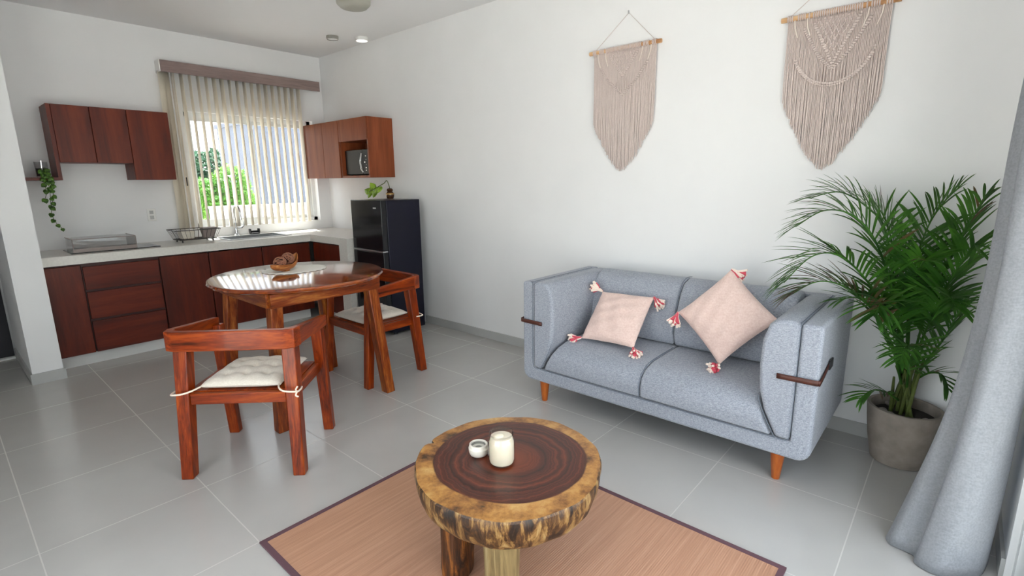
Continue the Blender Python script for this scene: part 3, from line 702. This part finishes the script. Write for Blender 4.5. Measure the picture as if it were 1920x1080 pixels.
G().lathe([(.043,.117), (.0455,.1185), (.046,.122), (.0445,.1255), (.0425,.124)], 48, capb=False, capt=False).build('glass_rim', M['acryl'], jr)
G().lathe([(.036,.005), (.043,.009), (.0455,.018), (.0455,.087), (.042,.098), (.040,.108), (.025,.110)], 40).build('wax', M['candle'], jr)
G().ball((-.010,.004,.109), .022, 8, (1,.8,.5)).build('wax_lump', M['candle'], jr)
ld = thing('jar_lid', 'round white jar lid lying beside the glass candle jar', 'lid', (-2.020, -4.503, .4005))
G().lathe([(.026,0), (.033,.004), (.037,.014), (.038,.022), (.0385,.030), (.036,.033), (.0355,.044), (.033,.046), (.0285,.045), (.028,.030), (.024,.028)], 40).build('shell', M['lid'], ld)
G().lathe([(.0278,.040), (.0278,.029)], 32, capb=False, capt=False).build('inner_band', M['greyplastic'], ld)
G().lathe([(.014,.0285), (.014,.0295)], 24).build('inner_disc', M['greyplastic'], ld)

# ------------------------------------------------------------------ sofa
so = thing('sofa', 'two-seat grey-blue fabric sofa with leather straps round its arms', 'sofa', (0, 0, 0))
yl, yr = -3.72, -5.406; zb, zt = .150, .800; xf, xb = -.82, -.045
def arc(cy, cz, r, a0, a1, n=5): return [(cy+r*math.cos(math.radians(a0+(a1-a0)*i/n)), cz+r*math.sin(math.radians(a0+(a1-a0)*i/n))) for i in range(n+1)]
rc = .06; it = .088
prof = [(yl, zt)]+arc(yl-rc, zb+rc, rc, 0, -90)+arc(yr+rc, zb+rc, rc, 270, 180)+[(yr, zt), (yr+it, zt), (yr+it, zb+.085), (yl-it, zb+.085), (yl-it, zt)]
G().prism(prof, xf, xb, 'X').build('shell', M['sofa'], so, bevel=.016, seg=4)
G().box(-.125, xb+.002, yr+it+.001, yl-it-.001, .238, zt-.005).build('back_panel', M['sofa'], so, bevel=.012)
def padprof(s):   # arm pad, (y,z) measured from outer edge inward
    o = [(.0, .240), (.0, .792), (.028, .806), (.095, .804), (.128, .775), (.150, .70), (.155, .58), (.148, .46), (.120, .36), (.062, .242)]
    return [(yl-it-.002-a, z) if s > 0 else (yr+it+.002+a, z) for a, z in o]
for s in (1, -1): G().prism(padprof(s), xf-.006, -.13, 'X').build('arm_pad', M['sofa'], so, bevel=.018, seg=4)
ym = -4.562
for (a, b) in ((yl-it-.158, ym+.002), (ym-.002, yr+it+.158)):
    outl = a == yl-it-.158
    fo = .075
    A = a+(fo if outl else 0); Bq = b-(0 if outl else fo)
    # lower front edges flare out below the arm pad
    prof_ = [(xf-.004, .242), (xf-.012, .30), (xf+.0, .355), (xf+.05, .395), (xf+.13, .415), (-.52, .420), (-.30, .418), (-.30, .30), (-.30, .242)]
    g = G(); n = len(prof_)
    def ys(z, side):  # side 1: outer
        f = min(1, max(0, (z-.242)/.14)); return f
    vs_ = []
    for side in (0, 1):
        for x, z in prof_:
            f = ys(z, 1)
            if outl: y = (A-(A-a)*f) if side == 0 else b
            else: y = a if side == 0 else (Bq+(b-Bq)*f)
            vs_.append((x, y, z))
    for j in range(n): pass
    fs_ = [tuple(range(n)), tuple(range(n, 2*n))[::-1]]+[(i, n+i, n+(i+1)%n, (i+1)%n) for i in range(n)]
    g.add(vs_, fs_); g.build('seat_cushion', M['sofa'], so, bevel=.012, seg=3)
for (a, b) in ((yl-it-.13, ym+.018), (ym+.014, yr+it+.13)):
    g = G(); prof_ = [(-.36, .424), (-.385, .50), (-.365, .62), (-.315, .74), (-.27, .800), (-.20, .822), (-.13, .815), (-.128, .424)]
    g.prism(prof_, a, b, 'Y'); g.build('back_cushion', M['sofa'], so, bevel=.018, seg=4)
# piping along seams
def pipe(P, n=5, r=.0017): G().tube(catmull(P, n), r, 6).build('piping', M['pipe'], so)
for s in (1, -1):
    y = yl-it if s > 0 else yr+it
    pipe([(-.14, y, .806), (-.78, y, .806), (-.826, y, .79), (-.829, y, .60), (-.829, y, .30), (-.829, y-s*.012, .246), (-.829, y-s*.05, .242)])
    pad = [( -.830, (yl-it-.002-a) if s > 0 else (yr+it+.002+a), z) for a, z in ((.062,.244), (.120,.355), (.148,.43))]
    pipe(pad)
pipe([(-.828, yl-it-.06, .240), (-.828, ym, .238), (-.828, yr+it+.06, .240)], 4, .0020)
pipe([(-.826, ym, .245), (-.836, ym, .30), (-.823, ym, .357), (-.77, ym, .398), (-.69, ym, .419), (-.40, ym, .424)], 5, .0019)
pipe([(-.388, ym+.016, .50), (-.368, ym+.016, .62), (-.318, ym+.016, .742), (-.27, ym+.016, .806), (-.20, ym+.016, .826), (-.13, ym+.016, .82)], 5, .0019)
# leather straps
for s in (1, -1):
    yo = yl if s > 0 else yr; z0 = .545; n_ = -s
    yi = yo+n_*.165
    path = [(-.834, yi, z0), (-.834, yo+n_*.02, z0+.002), (-.829, yo-n_*.002, z0+.003), (-.81, yo-n_*.007, z0+.004), (-.66, yo-n_*.005, z0+.028), (-.60, yo-n_*.005, z0+.038)]
    g = G(); P = catmull(path, 5); nP = len(P)
    vs_ = []
    for p in P: vs_ += [(p.x, p.y, p.z-.012), (p.x, p.y, p.z+.012)]
    g.add(vs_, [(2*i, 2*i+2, 2*i+3, 2*i+1) for i in range(nP-1)]); o = g.build('strap', M['leather'], so, solid=.004, recalc=False)
    o['label'] = 'brown leather strap'
    G().box(-.645, -.575, yo-n_*.012, yo-n_*.004, z0+.012, z0+.055).build('buckle', M['blackm'], so, bevel=.002)
for x in (-.755, -.125):
    for y in (-3.85, -5.262):
        G().lathe([(.017, 0), (.019, .004), (.034, .152)], 24, c=(x, y, 0)).build('leg', M['sofaleg'], so)

# throw pillows
def throw_pillow(label, centre, U, V, hs, th, tassel_dirs):
    U = Vector(U).normalized(); V = Vector(V); V = (V-U*V.dot(U)).normalized(); Nn = U.cross(V)
    if Nn.x > 0: Nn = -Nn
    p = thing('throw_pillow', label, 'pillow', centre, 0, 'pink tasselled pillows on the sofa')
    g = G(); n = 36
    def fn(u, v, s):
        a, b = u*2-1, v*2-1
        pa = 1-.055*(1-b*b)**1.0*abs(a)**2.5 ; pb = 1-.055*(1-a*a)**1.0*abs(b)**2.5
        e = max(0, (1-a*a)*(1-b*b))**.44
        w = .004*math.sin(9*a+3*b)*e+.003*math.sin(14*b-5*a)*e
        return tuple(U*(a*hs*pa)+V*(b*hs*pb)+Nn*(s*(th*e+w)))
    g.grid(lambda u, v: fn(u, v, 1), n, n); g.grid(lambda u, v: fn(u, v, -1), n, n)
    g.build('cover', M['pillow'], p, angle=180)
    for (a, b), dirv in tassel_dirs:
        c0 = U*(a*hs*.99)+V*(b*hs*.99); dv = Vector(dirv).normalized()
        g = G(); 
        for k in range(64):
            g.m = 1 if k % 3 == 0 else 0
            q = Vector((random.gauss(0,1), random.gauss(0,1), random.gauss(0,1))); q = (q-dv*q.dot(dv))*.42
            if k % 3 == 0: q *= 1.3
            L = random.uniform(.070, .092)*(1.05 if k % 3 == 0 else .9); d1 = (dv+q).normalized()
            g.tube([c0+Nn*.004, c0+dv*L*.3+d1*L*.12+Nn*.006, c0+dv*L*.35+d1*L*.65+Nn*.003], [.007, .008, .006], 5)
        g.build('tassel', [M['pink'], M['cream']], p)
    return p
throw_pillow('smaller-looking square pink pillow leaning flat on the left half of the sofa', (-.505, -4.232, .575), (0, -1, .03), (.60, -.12, .60), .185, .066,
    [((-1, -1), (-.3, .9, -.25)), ((1, -1), (-.7, -.7, -.42)), ((1, 1), (-.2, -.6, -.5)), ((-1, 1), (-.25, .7, .3))])
sq = math.sqrt(.5)
D1 = Vector((.20, .03, .46)).normalized(); D2 = Vector((.02, -1, .09)).normalized()
throw_pillow('larger pink pillow propped on its corner like a diamond by the right sofa arm', (-.470, -4.878, .688), tuple((D1+D2)*sq), tuple((D1-D2)*sq), .190, .070,
    [((-1, -1), (-.75, .1, -.10)), ((1, -1), (0.1, -.5, -.3)), ((-1, 1), (-.35, .2, -1)), ((1, 1), (.2, -.7, -.5))])

# ------------------------------------------------------------------ macrame
def macrame(label, yc, zrod, half, ztip, zside, apex, rich):
    m = thing('macrame_hanging', label, 'wall hanging', (0, yc, zrod), 0, 'macrame wall hangings')
    G().tube([(-.030, half+.015, 0), (-.030, 0, .002), (-.030, -half-.015, -.001)], .0135, 12).build('rod', M['rod'], m)
    G().tube([(-.030, half-.03, .014), (-.006, apex[0], apex[1]), (-.030, -half+.03, .014)], .0018, 5).build('hanging_cord', M['macrame'], m)
    G().lathe([(.005, 0), (.005, .02)], 8, c=(-.011, apex[0], apex[1]-.008)).build('nail', M['steel'], m)
    hw_ = half-.02; nC = 72
    def zend(f): return zside+(ztip-zside)*(1-abs(f)**1.45)
    g = G()
    for layer in (0, 1):
        for i in range(nC):
            f = (i+.5*layer)/(nC-1)*2-1
            if f > 1: continue
            y = f*hw_; ze = zend(f)+random.uniform(-.018, .012); ph = random.uniform(0, 6); P = []
            for k in range(9):
                q = k/8; z = -.006+(ze+.006)*q
                P.append((-.026+.010*layer+random.uniform(-.0012, .0012)+.0, y*(1-.02*q)+.0022*math.sin(ph+5*q)*q, z))
            g.tube(P, [.0029]*8+[.0022], 5)
    g.build('fringe', M['macrame'], m)
    # knotted work on top of the cords
    g = G()
    def knots(P, step=.012, r=.0062, dbl=True):
        for a, b in zip(P, P[1:]):
            a = Vector(a); b = Vector(b); n_ = max(1, int((b-a).length/step))
            for k in range(n_):
                p = a+(b-a)*(k/n_); g.ball((-.034, p.x, p.y), r, 5, (.8, 1, .9))
                if dbl: g.ball((-.034, p.x, p.y-.012), r*.9, 5, (.8, 1, .9))
    L = hw_
    v = .17 if not rich else .25
    knots([(-L*.46, -.03), (0, -v), (L*.46, -.03)], .013, .0075)
    if not rich:
        knots([(-L*.78, -.10), (-L*.45, -.20), (0, -.29), (L*.45, -.20), (L*.78, -.10)], .013, .0062)
        for i in range(9): g.tube([(-.034, (i-4)*.012, -.17-.02*abs(i-4)*.5), (-.036, (i-4)*.012, -.29+.012*abs(i-4))], .0036, 5)
    else:
        knots([(-L*.66, -.05), (-L*.30, -v*.80), (0, -v*1.10), (L*.30, -v*.80), (L*.66, -.05)], .012, .0064)
        for i in range(11): g.tube([(-.034, (i-5)*.015, -.27), (-.036, (i-5)*.015, -.34)], .0034, 5)
    g.build('knotted_bands', M['macrame'], m); g = G()
    # wrapped loops along the rod
    for i in range(46):
        f = i/45*2-1
        if abs(abs(f)-.86) < .045 or abs(abs(f)-.60) < .03 or (rich and abs(abs(f)-.5) < .025): continue
        g.tube([(-.030+.016*math.cos(a*PI/5), f*hw_, .016*math.sin(a*PI/5)) for a in range(11)], .0038, 5, cap=False)
    g.build('rod_wraps', M['macrame'], m); g = G()
    # diamond net in the middle
    for i in range(-4, 5):
        for j in range(7):
            y = i*.026+(j % 2)*.013; z = -.028-j*.026
            if abs(y) < .46*L*(1-(-z)/v)+.01: g.ball((-.034, y, z), .0068, 5)
            if abs(y) < .46*L*(1-(-z)/v)-.004:
                g.tube([(-.0305, y, z), (-.0305, y+.013, z-.026)], .0040, 4); g.tube([(-.0305, y, z), (-.0305, y-.013, z-.026)], .0040, 4)
    g.build('diamond_net', M['macrame'], m); g = G()
    if rich:
        P = [(L*.80*math.sin(t*PI/24*.95), -.17-.18*math.cos(t*PI/24*.95)**1.2) for t in range(-11, 12)]
        knots(P, .011, .0078)
    if rich: g.build('garland', M['macrame'], m)
    # longer side loops
    for s in (-1, 1):
        for q in (.86, .60): G().tube(catmull([(-.033, s*q*hw_, -.005), (-.033, s*(q-.02)*hw_, -.05), (-.033, s*(q-.09)*hw_, -.10)], 4), .0045, 5).build('loop', M['creamcord'], m)
macrame('left macrame wall hanging, the smaller-looking one nearer the fridge, with a triangular cord above', -3.952, 2.287, .250, 1.497-2.287, 1.80-2.287, (-.015, .217), False)
macrame('right macrame wall hanging above the palm, with a curved knotted garland across it', -5.176, 2.262, .248, 1.475-2.262, 1.835-2.262, (.0, .20), True)

# ------------------------------------------------------------------ potted palm
PC = (-.175, -5.690)
pp = thing('potted_palm', 'tall green palm in a weathered clay pot between sofa and curtain', 'plant', (PC[0], PC[1], 0))
G().lathe([(.105,0), (.118,.004), (.140,.12), (.152,.22), (.158,.287), (.156,.293), (.142,.293), (.139,.287), (.134,.24)], 56, capt=False, wob=lambda t, i: 1+.006*math.sin(3*t)).build('pot', M['concrete'], pp)
G().lathe([(.136,.243), (.10,.252), (.03,.258)], 32, capb=False).build('soil', M['soil'], pp)
for k in range(9):
    a = random.uniform(0, 2*PI); r_ = random.uniform(.085, .115); s = random.uniform(.014, .022)
    G().ball((r_*math.cos(a), r_*math.sin(a), .262), s, 6, (1.2, 1, .7)).build('pebble', M['stonep'], pp)
FR = {
'a': [(-0.2, -5.661, 0.469), (-0.2, -5.616, 0.735), (-0.28, -5.527, 1.157), (-0.32, -5.451, 1.277), (-0.36, -5.33, 1.357), (-0.4, -5.212, 1.327)],
'b': [(-0.2, -5.657, 0.468), (-0.25, -5.595, 0.823), (-0.38, -5.507, 1.115), (-0.45, -5.408, 1.251), (-0.5, -5.297, 1.275), (-0.52, -5.189, 1.196)],
'c': [(-0.2, -5.657, 0.468), (-0.28, -5.594, 0.749), (-0.42, -5.476, 0.966), (-0.52, -5.374, 1.075), (-0.58, -5.278, 1.063), (-0.6, -5.181, 0.933)],
'd': [(-0.2, -5.657, 0.468), (-0.3, -5.603, 0.648), (-0.42, -5.496, 0.85), (-0.49, -5.393, 0.932), (-0.52, -5.297, 0.937), (-0.55, -5.206, 0.868)],
'e': [(-0.16, -5.689, 0.464), (-0.2, -5.713, 0.779), (-0.22, -5.762, 1.019), (-0.25, -5.80, 1.171), (-0.28, -5.83, 1.279), (-0.3, -5.85, 1.337)],
'f': [(-0.16, -5.689, 0.464), (-0.25, -5.73, 0.74), (-0.32, -5.78, 0.963), (-0.38, -5.82, 1.094), (-0.42, -5.84, 1.147), (-0.45, -5.85, 1.132)],
'g': [(-0.16, -5.676, 0.46), (-0.14, -5.648, 0.728), (-0.12, -5.642, 0.994), (-0.12, -5.667, 1.177), (-0.14, -5.707, 1.293), (-0.16, -5.762, 1.379)],
'h': [(-0.16, -5.698, 0.381), (-0.22, -5.742, 0.549), (-0.25, -5.79, 0.675), (-0.28, -5.82, 0.791), (-0.3, -5.84, 0.874)],
'i': [(-0.2, -5.687, 0.391), (-0.3, -5.684, 0.532), (-0.42, -5.682, 0.656), (-0.52, -5.675, 0.693), (-0.62, -5.665, 0.661)],
'j': [(-0.2, -5.664, 0.413), (-0.28, -5.60, 0.644), (-0.36, -5.52, 0.80), (-0.44, -5.46, 0.87), (-0.50, -5.40, 0.86)],
'k': [(-0.22, -5.663, 0.334), (-0.3, -5.611, 0.389), (-0.36, -5.562, 0.404), (-0.42, -5.523, 0.369)],
'l': [(-0.16, -5.695, 0.409), (-0.24, -5.758, 0.505), (-0.3, -5.81, 0.527), (-0.34, -5.84, 0.474)],
'm': [(-0.16, -5.666, 0.458), (-0.14, -5.619, 0.747), (-0.13, -5.56, 1.034), (-0.13, -5.50, 1.218), (-0.14, -5.43, 1.324)],
'n': [(-0.17, -5.68, 0.458), (-0.2, -5.66, 0.72), (-0.28, -5.66, 0.93), (-0.38, -5.68, 1.05), (-0.48, -5.70, 1.07)],
'o': [(-0.17, -5.67, 0.458), (-0.24, -5.62, 0.66), (-0.34, -5.58, 0.80), (-0.46, -5.56, 0.86), (-0.56, -5.55, 0.82)],
'p': [(-0.16, -5.69, 0.46), (-0.2, -5.72, 0.68), (-0.30, -5.76, 0.84), (-0.40, -5.79, 0.91), (-0.50, -5.81, 0.89)],
}
def frond(key, pts, n=24, L=.24, dry=False, w=.0085, start=.34, spread=.9):
    P = catmull([Vector(p)-Vector((PC[0], PC[1], 0)) for p in pts], 8)
    g = G(); g.tube(P, [.0055*(1-.75*i/(len(P)-1))+.0008 for i in range(len(P))], 6)
    cum = [0]
    for a, b in zip(P, P[1:]): cum.append(cum[-1]+(b-a).length)
    T = cum[-1]
    def at(s):
        s *= T
        for i in range(len(P)-1):
            if cum[i+1] >= s: f = (s-cum[i])/(cum[i+1]-cum[i]+1e-9); return P[i].lerp(P[i+1], f), (P[i+1]-P[i]).normalized()
        return P[-1], (P[-1]-P[-2]).normalized()
    for i in range(n):
        s = start+(1-start)*(i+.5)/n; q = (i+.5)/n
        ll = L*(.45+1.1*math.sin(PI*min(1, q*.80+.13))**1.2)*.72
        p, d = at(s)
        side = d.cross(Vector((0,0,1))); 
        if side.length < .2: side = Vector((0,1,0))
        side.normalize(); up = side.cross(d).normalized()
        for sg in (-1, 1):
            dirv = (d*(.75+.5*q)+side*sg*spread*(1-.35*q)+up*.38).normalized()
            dirv = (dirv+Vector((random.gauss(0,.07), random.gauss(0,.07), random.gauss(0,.07)))).normalized()
            l_ = ll*random.uniform(.85, 1.1); m_ = 6; vs_ = []
            drp = random.uniform(.20, .5); wv = dirv.cross(up).normalized()
            for k in range(m_+1):
                f = k/m_; pos = p+dirv*(l_*f)-Vector((0,0,1))*(drp*l_*f*f*.75)
                ww = w*math.sin(PI*min(.96, f*.82+.14))**.8*(1 if f < .98 else .15)
                wp = pos+Vector((PC[0], PC[1], 0))
                if wp.x > -.02: pos.x -= wp.x+.02
                vs_ += [pos+wv*ww, pos-up*ww*.35, pos-wv*ww]
            fs_ = []
            for k in range(m_): fs_ += [(3*k, 3*k+1, 3*k+4, 3*k+3), (3*k+1, 3*k+2, 3*k+5, 3*k+4)]
            g.m = 1 if (dry and random.random() < .6) or random.random() < .015 else 0
            g.add(vs_, fs_)
    g.build('frond', [M['leaf'], M['leafdry']], pp, recalc=False, angle=180)
for k, P_ in FR.items():
    small = k in 'kl'; 
    frond(k, P_, n=(11 if small else 18 if k in 'hij' else 29), L=(.13 if small else .20 if k in 'hij' else .25), dry=(k in 'd'), start=(.25 if k in 'hijkl' else .36), w=.006 if small else .0068)
for k in range(13):
    a = random.uniform(0, 2*PI); r_ = random.uniform(.01, .06); b0 = Vector((r_*math.cos(a), r_*math.sin(a), .25)); 
    tt = Vector((random.uniform(-.05, .02), random.uniform(-.05, .07), random.uniform(.44, .60)))
    G().tube([b0, b0.lerp(tt, .5)+Vector((0,0,.02)), tt], [.009, .0075, .005], 8).build('stem', M['stem'], pp)

# ------------------------------------------------------------------ curtain
cu = thing('curtain', 'long pale linen curtain bunched beside the glass door, trailing on the floor', 'curtain', (0,0,0))
top = [(-.70,-6.00), (-.73,-5.92), (-.79,-5.893), (-.825,-5.905), (-.845,-5.945), (-.875,-5.935), (-.915,-5.912), (-.945,-5.935), (-.955,-5.975), (-.93,-6.015), (-.87,-6.03)]
bot = [(-.74,-5.95), (-.78,-5.82), (-.90,-5.725), (-.965,-5.730), (-.985,-5.80), (-1.005,-5.815), (-1.045,-5.822), (-1.055,-5.88), (-1.01,-5.955), (-.955,-6.00), (-.88,-6.025)]
ct_, cb_ = catmull([(x, y, 0) for x, y in top], 7), catmull([(x, y, 0) for x, y in bot], 7)
def cfn(u, v):
    i = u*(len(ct_)-1); i0 = int(min(i, len(ct_)-2)); f = i-i0
    t = ct_[i0].lerp(ct_[i0+1], f); b = cb_[i0].lerp(cb_[i0+1], f)
    e = max(0, 1-v*2.55/1.15)**1.9*.85+.15*(1-v)   # flare near the floor
    p = t.lerp(b, e); w = .004*math.sin(v*9+u*14)+.003*math.sin(v*23-u*30)*(1-v)
    return (p.x+w, p.y+w*.6, .004+v*2.55)
G().grid(cfn, len(ct_)-1, 60).build('cloth', M['curtain'], cu, solid=.002, recalc=False, angle=180)
rd = thing('curtain_rod', 'slim rod above the glass door carrying the curtain', 'rod', (0,0,0))
G().tube([(-3.6,-5.965,2.578), (-.55,-5.965,2.578)], .012, 12).build('pole', M['steel'], rd)
for x in (-3.5, -.62): G().box(x-.01, x+.01, -6.06, -5.96, 2.570, 2.586).build('bracket', M['steel'], rd, smooth=False)

# ------------------------------------------------------------------ ceiling fixtures
l1 = thing('ceiling_spotlight', 'unlit small grey ceiling spotlight, the left of the pair near the room corner', 'light', (-.359, -.92, H), 0, 'ceiling spotlights')
G().lathe([(.052,-.03), (.058,-.02), (.058,0)], 28, capb=False).build('housing', M['greyplastic'], l1); G().lathe([(.05,-.026), (.045,-.012)], 24).build('lens', M['plastic'], l1)
l2 = thing('ceiling_spotlight', 'glowing small white ceiling spotlight, the right of the pair close to the sofa wall', 'light', (-.142, -1.093, H), 0, 'ceiling spotlights')
G().lathe([(.056,-.035), (.060,-.03), (.060,0)], 28, capb=False).build('housing', M['plastic'], l2); G().lathe([(.055,-.034), (.050,-.02)], 24).build('lens', M['lampglow'], l2)
l3 = thing('ceiling_lamp', 'beige round ceiling lamp cut off by the top edge of the picture', 'light', (-.86, -2.09, H))
G().lathe([(.05,-.105), (.10,-.10), (.125,-.075), (.13,-.03), (.10,-.02), (.10,0)], 36).build('shade', M['fan'], l3)

# ------------------------------------------------------------------ outside
struct(G().box(-14, 16, .2, 24, -.25, -.12), 'ground_outside', M['patio']); 
struct(G().box(-14, 12, -18, YF-.16, -.25, -.05), 'ground_terrace', M['patio'])
struct(G().box(-18, XL-.16, YF-.16, .2, -.25, -.05), 'ground_side', M['patio'])
def leafmass(name, mat, blobs, n, s, parent):
    g = G()
    for k in range(n):
        c, r = random.choice(blobs); q = Vector((random.gauss(0,1), random.gauss(0,1), random.gauss(0,1))).normalized()*random.uniform(.6, 1.0)
        p = Vector((c[0]+q.x*r[0], c[1]+q.y*r[1], c[2]+q.z*r[2])); a = Vector((random.gauss(0,1), random.gauss(0,1), random.gauss(0,1))).normalized(); b = a.orthogonal().normalized(); z = s*random.uniform(.6, 1.3)
        g.add([p-a*z, p+b*z*.5, p+a*z, p-b*z*.5], [(0,1,2,3)])
    return g.build(name, mat, parent, smooth=False, recalc=False)
tr = thing('garden_tree', 'bright green leafy tree outside the kitchen window', 'tree', (.98, 6.3, -.12))
G().tube([(0,0,0), (.05,0,.5), (.0,.1,1.1)], [.08,.07,.05], 10).build('trunk', M['bark'], tr)
leafmass('crown', M['tree'], [((.25,0,1.55), (.42,.4,.42)), ((-.32,.1,1.35), (.42,.4,.35)), ((.40,.1,1.2), (.38,.4,.38)), ((.0,.0,1.05), (.65,.5,.35))], 5200, .055, tr)
tr = thing('distant_tree', 'darker tree standing behind the bright green one outside the window', 'tree', (3.35, 14.0, -.12))
G().tube([(0,0,0), (0,0,1.6)], [.14,.10], 10).build('trunk', M['bark'], tr)
leafmass('crown', M['tree2'], [((.2,0,2.15), (.9,.9,.60)), ((-.7,.1,1.8), (.8,.8,.5)), ((1.1,.1,1.7), (.8,.8,.6)), ((.1,0,1.1), (1.6,.8,.7))], 5200, .11, tr)
bd = thing('neighbour_building', 'white rendered neighbouring house seen through the right half of the kitchen window', 'building', (0,0,-.12))
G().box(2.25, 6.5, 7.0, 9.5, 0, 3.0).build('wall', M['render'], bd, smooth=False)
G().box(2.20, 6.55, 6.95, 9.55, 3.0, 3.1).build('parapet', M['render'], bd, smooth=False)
M['gwall'] = plain('white_garden_wall', (.75, .75, .74), .9)
gw = thing('garden_wall', 'low white garden wall outside below the window', 'wall', (0,0,-.12))
G().box(.36, 3.2, 5.0, 5.15, 0, 1.10).build('masonry', M['gwall'], gw, smooth=False); G().box(.34, 3.22, 4.98, 5.17, 1.10, 1.14).build('coping', M['gwall'], gw, smooth=False)

# ------------------------------------------------------------------ light
wd = bpy.data.worlds.new('sky'); SC.world = wd; wd.use_nodes = True; nt = wd.node_tree
bg = nt.nodes['Background']; sky = nt.nodes.new('ShaderNodeTexSky')
sky.sky_type = 'NISHITA'; sky.sun_disc = False; sky.sun_elevation = math.radians(62); sky.sun_rotation = math.radians(0); sky.air_density = 1.6; sky.dust_density = 3.; sky.ozone_density = 1.
mxw = nt.nodes.new('ShaderNodeMix'); mxw.data_type = 'RGBA'; mxw.inputs[0].default_value = .75
nt.links.new(sky.outputs[0], mxw.inputs[6]); mxw.inputs[7].default_value = (5.28, 5.35, 5.55, 1)
nt.links.new(mxw.outputs[2], bg.inputs[0]); bg.inputs[1].default_value = 1.0
sl = bpy.data.lights.new('sun', 'SUN'); sl.energy = 34; sl.angle = math.radians(.6); sl.color = (1, .96, .88)
so_ = bpy.data.objects.new('sun', sl); C.objects.link(so_); so_.rotation_euler = Vector((-.10, -.42, -.90)).to_track_quat('-Z', 'Y').to_euler(); so_.location = (2, 6, 9)
def portal(name, loc, sx, sy, rot):
    l = bpy.data.lights.new(name, 'AREA'); l.shape = 'RECTANGLE'; l.size = sx; l.size_y = sy; l.cycles.is_portal = True
    o = bpy.data.objects.new(name, l); C.objects.link(o); o.location = loc; o.rotation_euler = rot
portal('door_portal', (-2.19, YF-.2, 1.15), 2.5, 2.3, (math.radians(90), 0, 0))
portal('added_door_portal', (XL-.2, -4.75, 1.22), 2.45, 2.1, (math.radians(90), 0, math.radians(-90)))
portal('window_portal', (-.81, .2, 1.565), 1.32, 1.13, (math.radians(-90), 0, 0))

# ------------------------------------------------------------------ camera
cd_ = bpy.data.cameras.new('camera'); cam = bpy.data.objects.new('camera', cd_); C.objects.link(cam); SC.camera = cam
cd_.sensor_width = 36; cd_.lens = 957.251/1920*36; cd_.clip_start = .05
Y_, P_, R_ = map(math.radians, (41.2978, -11.7993, -.6809))
f = Vector((math.cos(Y_)*math.cos(P_), math.sin(Y_)*math.cos(P_), math.sin(P_))); r = Vector((math.sin(Y_), -math.cos(Y_), 0)); u = r.cross(f)
r2 = r*math.cos(R_)+u*math.sin(R_); u2 = -r*math.sin(R_)+u*math.cos(R_)
cam.matrix_world = Matrix(((r2.x, u2.x, -f.x, -3.2759), (r2.y, u2.y, -f.y, -5.7864), (r2.z, u2.z, -f.z, 1.4258), (0,0,0,1)))

vs_s = SC.view_settings; vs_s.view_transform = 'Standard'; vs_s.look = 'None'; vs_s.gamma = 1; vs_s.use_curve_mapping = False
vs_s.exposure = .04
cy = SC.cycles; cy.max_bounces = 10; cy.diffuse_bounces = 7; cy.glossy_bounces = 4; cy.transparent_max_bounces = 16; cy.use_denoising = True; cy.sample_clamp_indirect = 6
cy.caustics_reflective = False; cy.caustics_refractive = False
